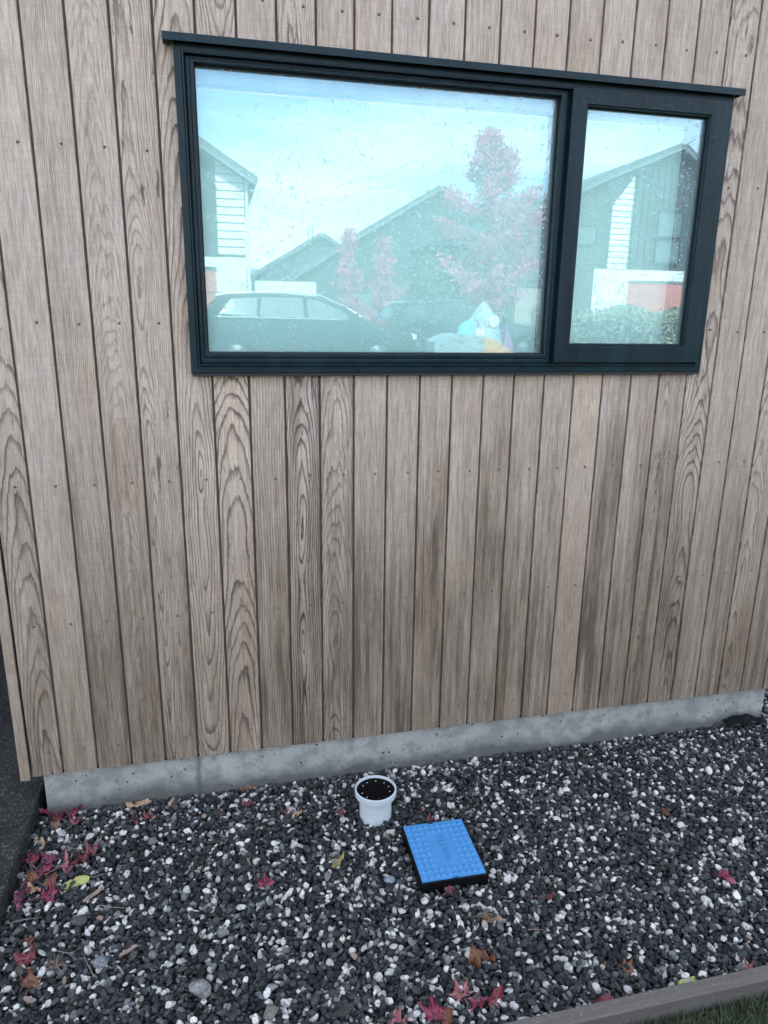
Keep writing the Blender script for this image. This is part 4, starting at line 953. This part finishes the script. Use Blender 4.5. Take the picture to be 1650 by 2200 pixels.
# cars
M['car_paint'] = simple('dark_car_paint', (.02, .03, .032), .18, .05, 3, Coat_Weight=.6)
M['car_glass'] = simple('car_glass', (.11, .15, .15), .08, .05, 3)
M['chrome'] = simple('chrome_trim', (.22, .24, .25), .35, .03, 3, Metallic=1.)
M['tyre'] = simple('tyre_rubber', (.015, .015, .015), .85)
M['lamp_red'] = simple('tail_lamp', (.45, .03, .03), .2)
M['lamp_clear'] = simple('head_lamp', (.7, .72, .72), .1)
def make_car(label, loc, rz=0, sc_=1.):
    """estate-bodied car, rear at -x, front at +x, origin on the ground below its middle"""
    t = thing('parked_car', label, 'car', loc, rz)
    side = [(-2.25, .35), (-2.3, .75), (-2.25, 1.0), (-2.05, 1.08), (-1.75, 1.42), (-1.45, 1.47), (-.5, 1.5), (.25, 1.44), (.75, 1.24), (1.2, .98), (1.9, .86), (2.25, .68), (2.3, .4), (2.2, .25), (-2.2, .25)]
    def hw(z, x): return .90-(max(0, z-.85)*.42)-(.12 if abs(x) > 2.2 else 0)-(.04 if z < .35 else 0)
    b = MB(); n_ = len(side); W_ = (-1., -.92, .92, 1.)
    # body shell lofted across the width with tumblehome
    vs = []
    for f_ in W_:
        for x, z in side:
            inset = .0 if abs(f_) < 1 else -.03
            vs.append((x*(1+inset*.3), f_*hw(z, x), z+(-.03 if abs(f_) == 1 and z > 1.3 else 0)))
    fs = [tuple(range(n_)), tuple(range(4*n_-1, 3*n_-1, -1))]
    for r in range(3):
        for i in range(n_): fs.append((r*n_+i, r*n_+(i+1) % n_, (r+1)*n_+(i+1) % n_, (r+1)*n_+i))
    b.add(vs, fs); body = b.build('body', M['car_paint'], t, angle=50)
    for sgn in (-1, 1):
        for poly in ([(-1.72, 1.08), (-1.5, 1.36), (-.98, 1.40), (-1.02, 1.04)], [(-.94, 1.04), (-.9, 1.41), (-.1, 1.40), (-.08, 1.02)], [(.0, 1.02), (-.02, 1.39), (.22, 1.36), (.62, 1.2), (.92, 1.0)]):
            m_ = MB(); m_.add([(x, sgn*(hw(z, x)+.004+(.01 if z > 1.3 else 0)), z) for x, z in poly] + [(x, sgn*(hw(z, x)-.02), z) for x, z in poly],
                  [tuple(range(len(poly))), tuple(range(2*len(poly)-1, len(poly)-1, -1))]+[(i, i+len(poly), (i+1) % len(poly)+len(poly), (i+1) % len(poly)) for i in range(len(poly))])
            m_.build('side_window', M['car_glass'], t)
        MB().tube([(-1.78, sgn*.66, 1.45), (-.5, sgn*.655, 1.535), (.25, sgn*.66, 1.47), (.8, sgn*.70, 1.25), (1.1, sgn*.78, 1.06)], .013, 6).build('roof_trim', M['chrome'], t)
        MB().tube([(-1.8, sgn*.835, 1.03), (.95, sgn*.85, .985)], .008, 6).build('window_trim', M['chrome'], t)
        MB().box(.82, 1.0, min(sgn*.9, sgn*1.05), max(sgn*.9, sgn*1.05), 1.0, 1.12).build('mirror', M['car_paint'], t)
        for hx in (-.9, .1): MB().box(hx-.1, hx+.08, min(sgn*.895, sgn*.925), max(sgn*.895, sgn*.925), .86, .885).build('door_handle', M['chrome'], t)
        for wx in (-1.4, 1.42):
            w_ = MB(); w_.lathe([(.2, -.1), (.31, -.1), (.335, -.07), (.335, .07), (.31, .1), (.2, .1)], 28); w_.v = [(x+wx, z+sgn*.84, y+.335) for x, y, z in w_.v]; wo = w_.build('wheel', M['tyre'], t, angle=40)
            w2 = MB(); w2.lathe([(.001, .06), (.06, .07), (.2, .04), (.21, .095)], 20); w2.v = [(x+wx, sgn*(z+.84), y+.335) for x, y, z in w2.v]; w2.build('rim', M['chrome'], wo)
        MB().box(-2.31, -2.1, min(sgn*.45, sgn*.8), max(sgn*.45, sgn*.8), .82, .98).build('tail_lamp', M['lamp_red'], t)
        MB().box(2.02, 2.27, min(sgn*.5, sgn*.8), max(sgn*.5, sgn*.8), .62, .74).build('headlight', M['lamp_clear'], t)
    MB().add([(-2.02, -.6, 1.12), (-2.02, .6, 1.12), (-1.78, .54, 1.41), (-1.78, -.54, 1.41)], [(0, 1, 2, 3)]).build('rear_window', M['car_glass'], t)
    MB().add([(.30, -.58, 1.435), (.30, .58, 1.435), (1.16, .72, 1.01), (1.16, -.72, 1.01)], [(0, 1, 2, 3)]).build('windscreen', M['car_glass'], t)
    MB().box(-2.0, -1.65, -.55, .55, 1.475, 1.495).build('spoiler', M['car_paint'], t)
    return t
make_car('dark estate car with chrome roof trim parked at the left of the reflection', (2.5, -12.9, GZ))
make_car('dark car parked behind the red trees in the middle of the reflection', (6.9, -15.6, GZ))
# pop-up play tent and slide on the lawn
gz8 = ground_z(4.6, -8)-.03
M['tent_pale'] = simple('pale_tent_fabric', (.36, .46, .49), .6, .06, 4); M['tent_purple'] = simple('purple_tent_fabric', (.30, .14, .34), .7, .08, 4)
M['tent_cyan'] = simple('turquoise_tent_fabric', (.15, .65, .68), .6, .05, 4); M['orange'] = simple('orange_plastic', (.85, .38, .12), .5, .05, 4)
tt = thing('play_tent', 'pale dome play tent with purple side and turquoise flap in the window reflection', 'tent', (4.66, -8, gz8))
tt.scale = (.8, .8, .88)
d_ = MB(); d_.lathe([(.42, 0), (.44, .35), (.40, .75), (.30, 1.1), (.15, 1.35), (.02, 1.48)], 20); d_.build('canopy', M['tent_pale'], tt, smooth=True)
MB().prism([(.25, 0), (.62, 0), (.52, .75), (.36, 1.1)], 'y', -.4, .3).build('side_panel', M['tent_purple'], tt)
MB().prism([(-.62, .75), (-.30, .85), (-.28, 1.2), (-.5, 1.1)], 'y', .1, .25).build('door_flap', M['tent_cyan'], tt)
for (a_, z_) in ((.10, 1.15), (-.16, .95)):
    w_ = MB(); w_.lathe([(.001, .03), (.1, .0)], 16); w_.v = [(x+a_, .33+z, y+z_) for x, y, z in w_.v]; w_.build('tent_window', M['white_board'], tt)
sp = thing('plastic_slide', 'white and orange plastic slide lying in front of the play tent', 'slide', (3.7, -7.6, gz8))
MB().prism([(0, 0), (0, .72), (.25, .84), (.75, .80), (.75, 0)], 'y', -.25, .25).build('slide_body', M['tent_pale'], sp)
MB().prism([(.755, .45), (.755, .80), (1.0, .72), (1.3, .5), (1.3, .35)], 'y', -.2, .2).build('slide_end', M['orange'], sp)
print('tris', sum(len(o.data.polygons) for o in C.objects if o.type == 'MESH'), 'objects', len(C.objects))
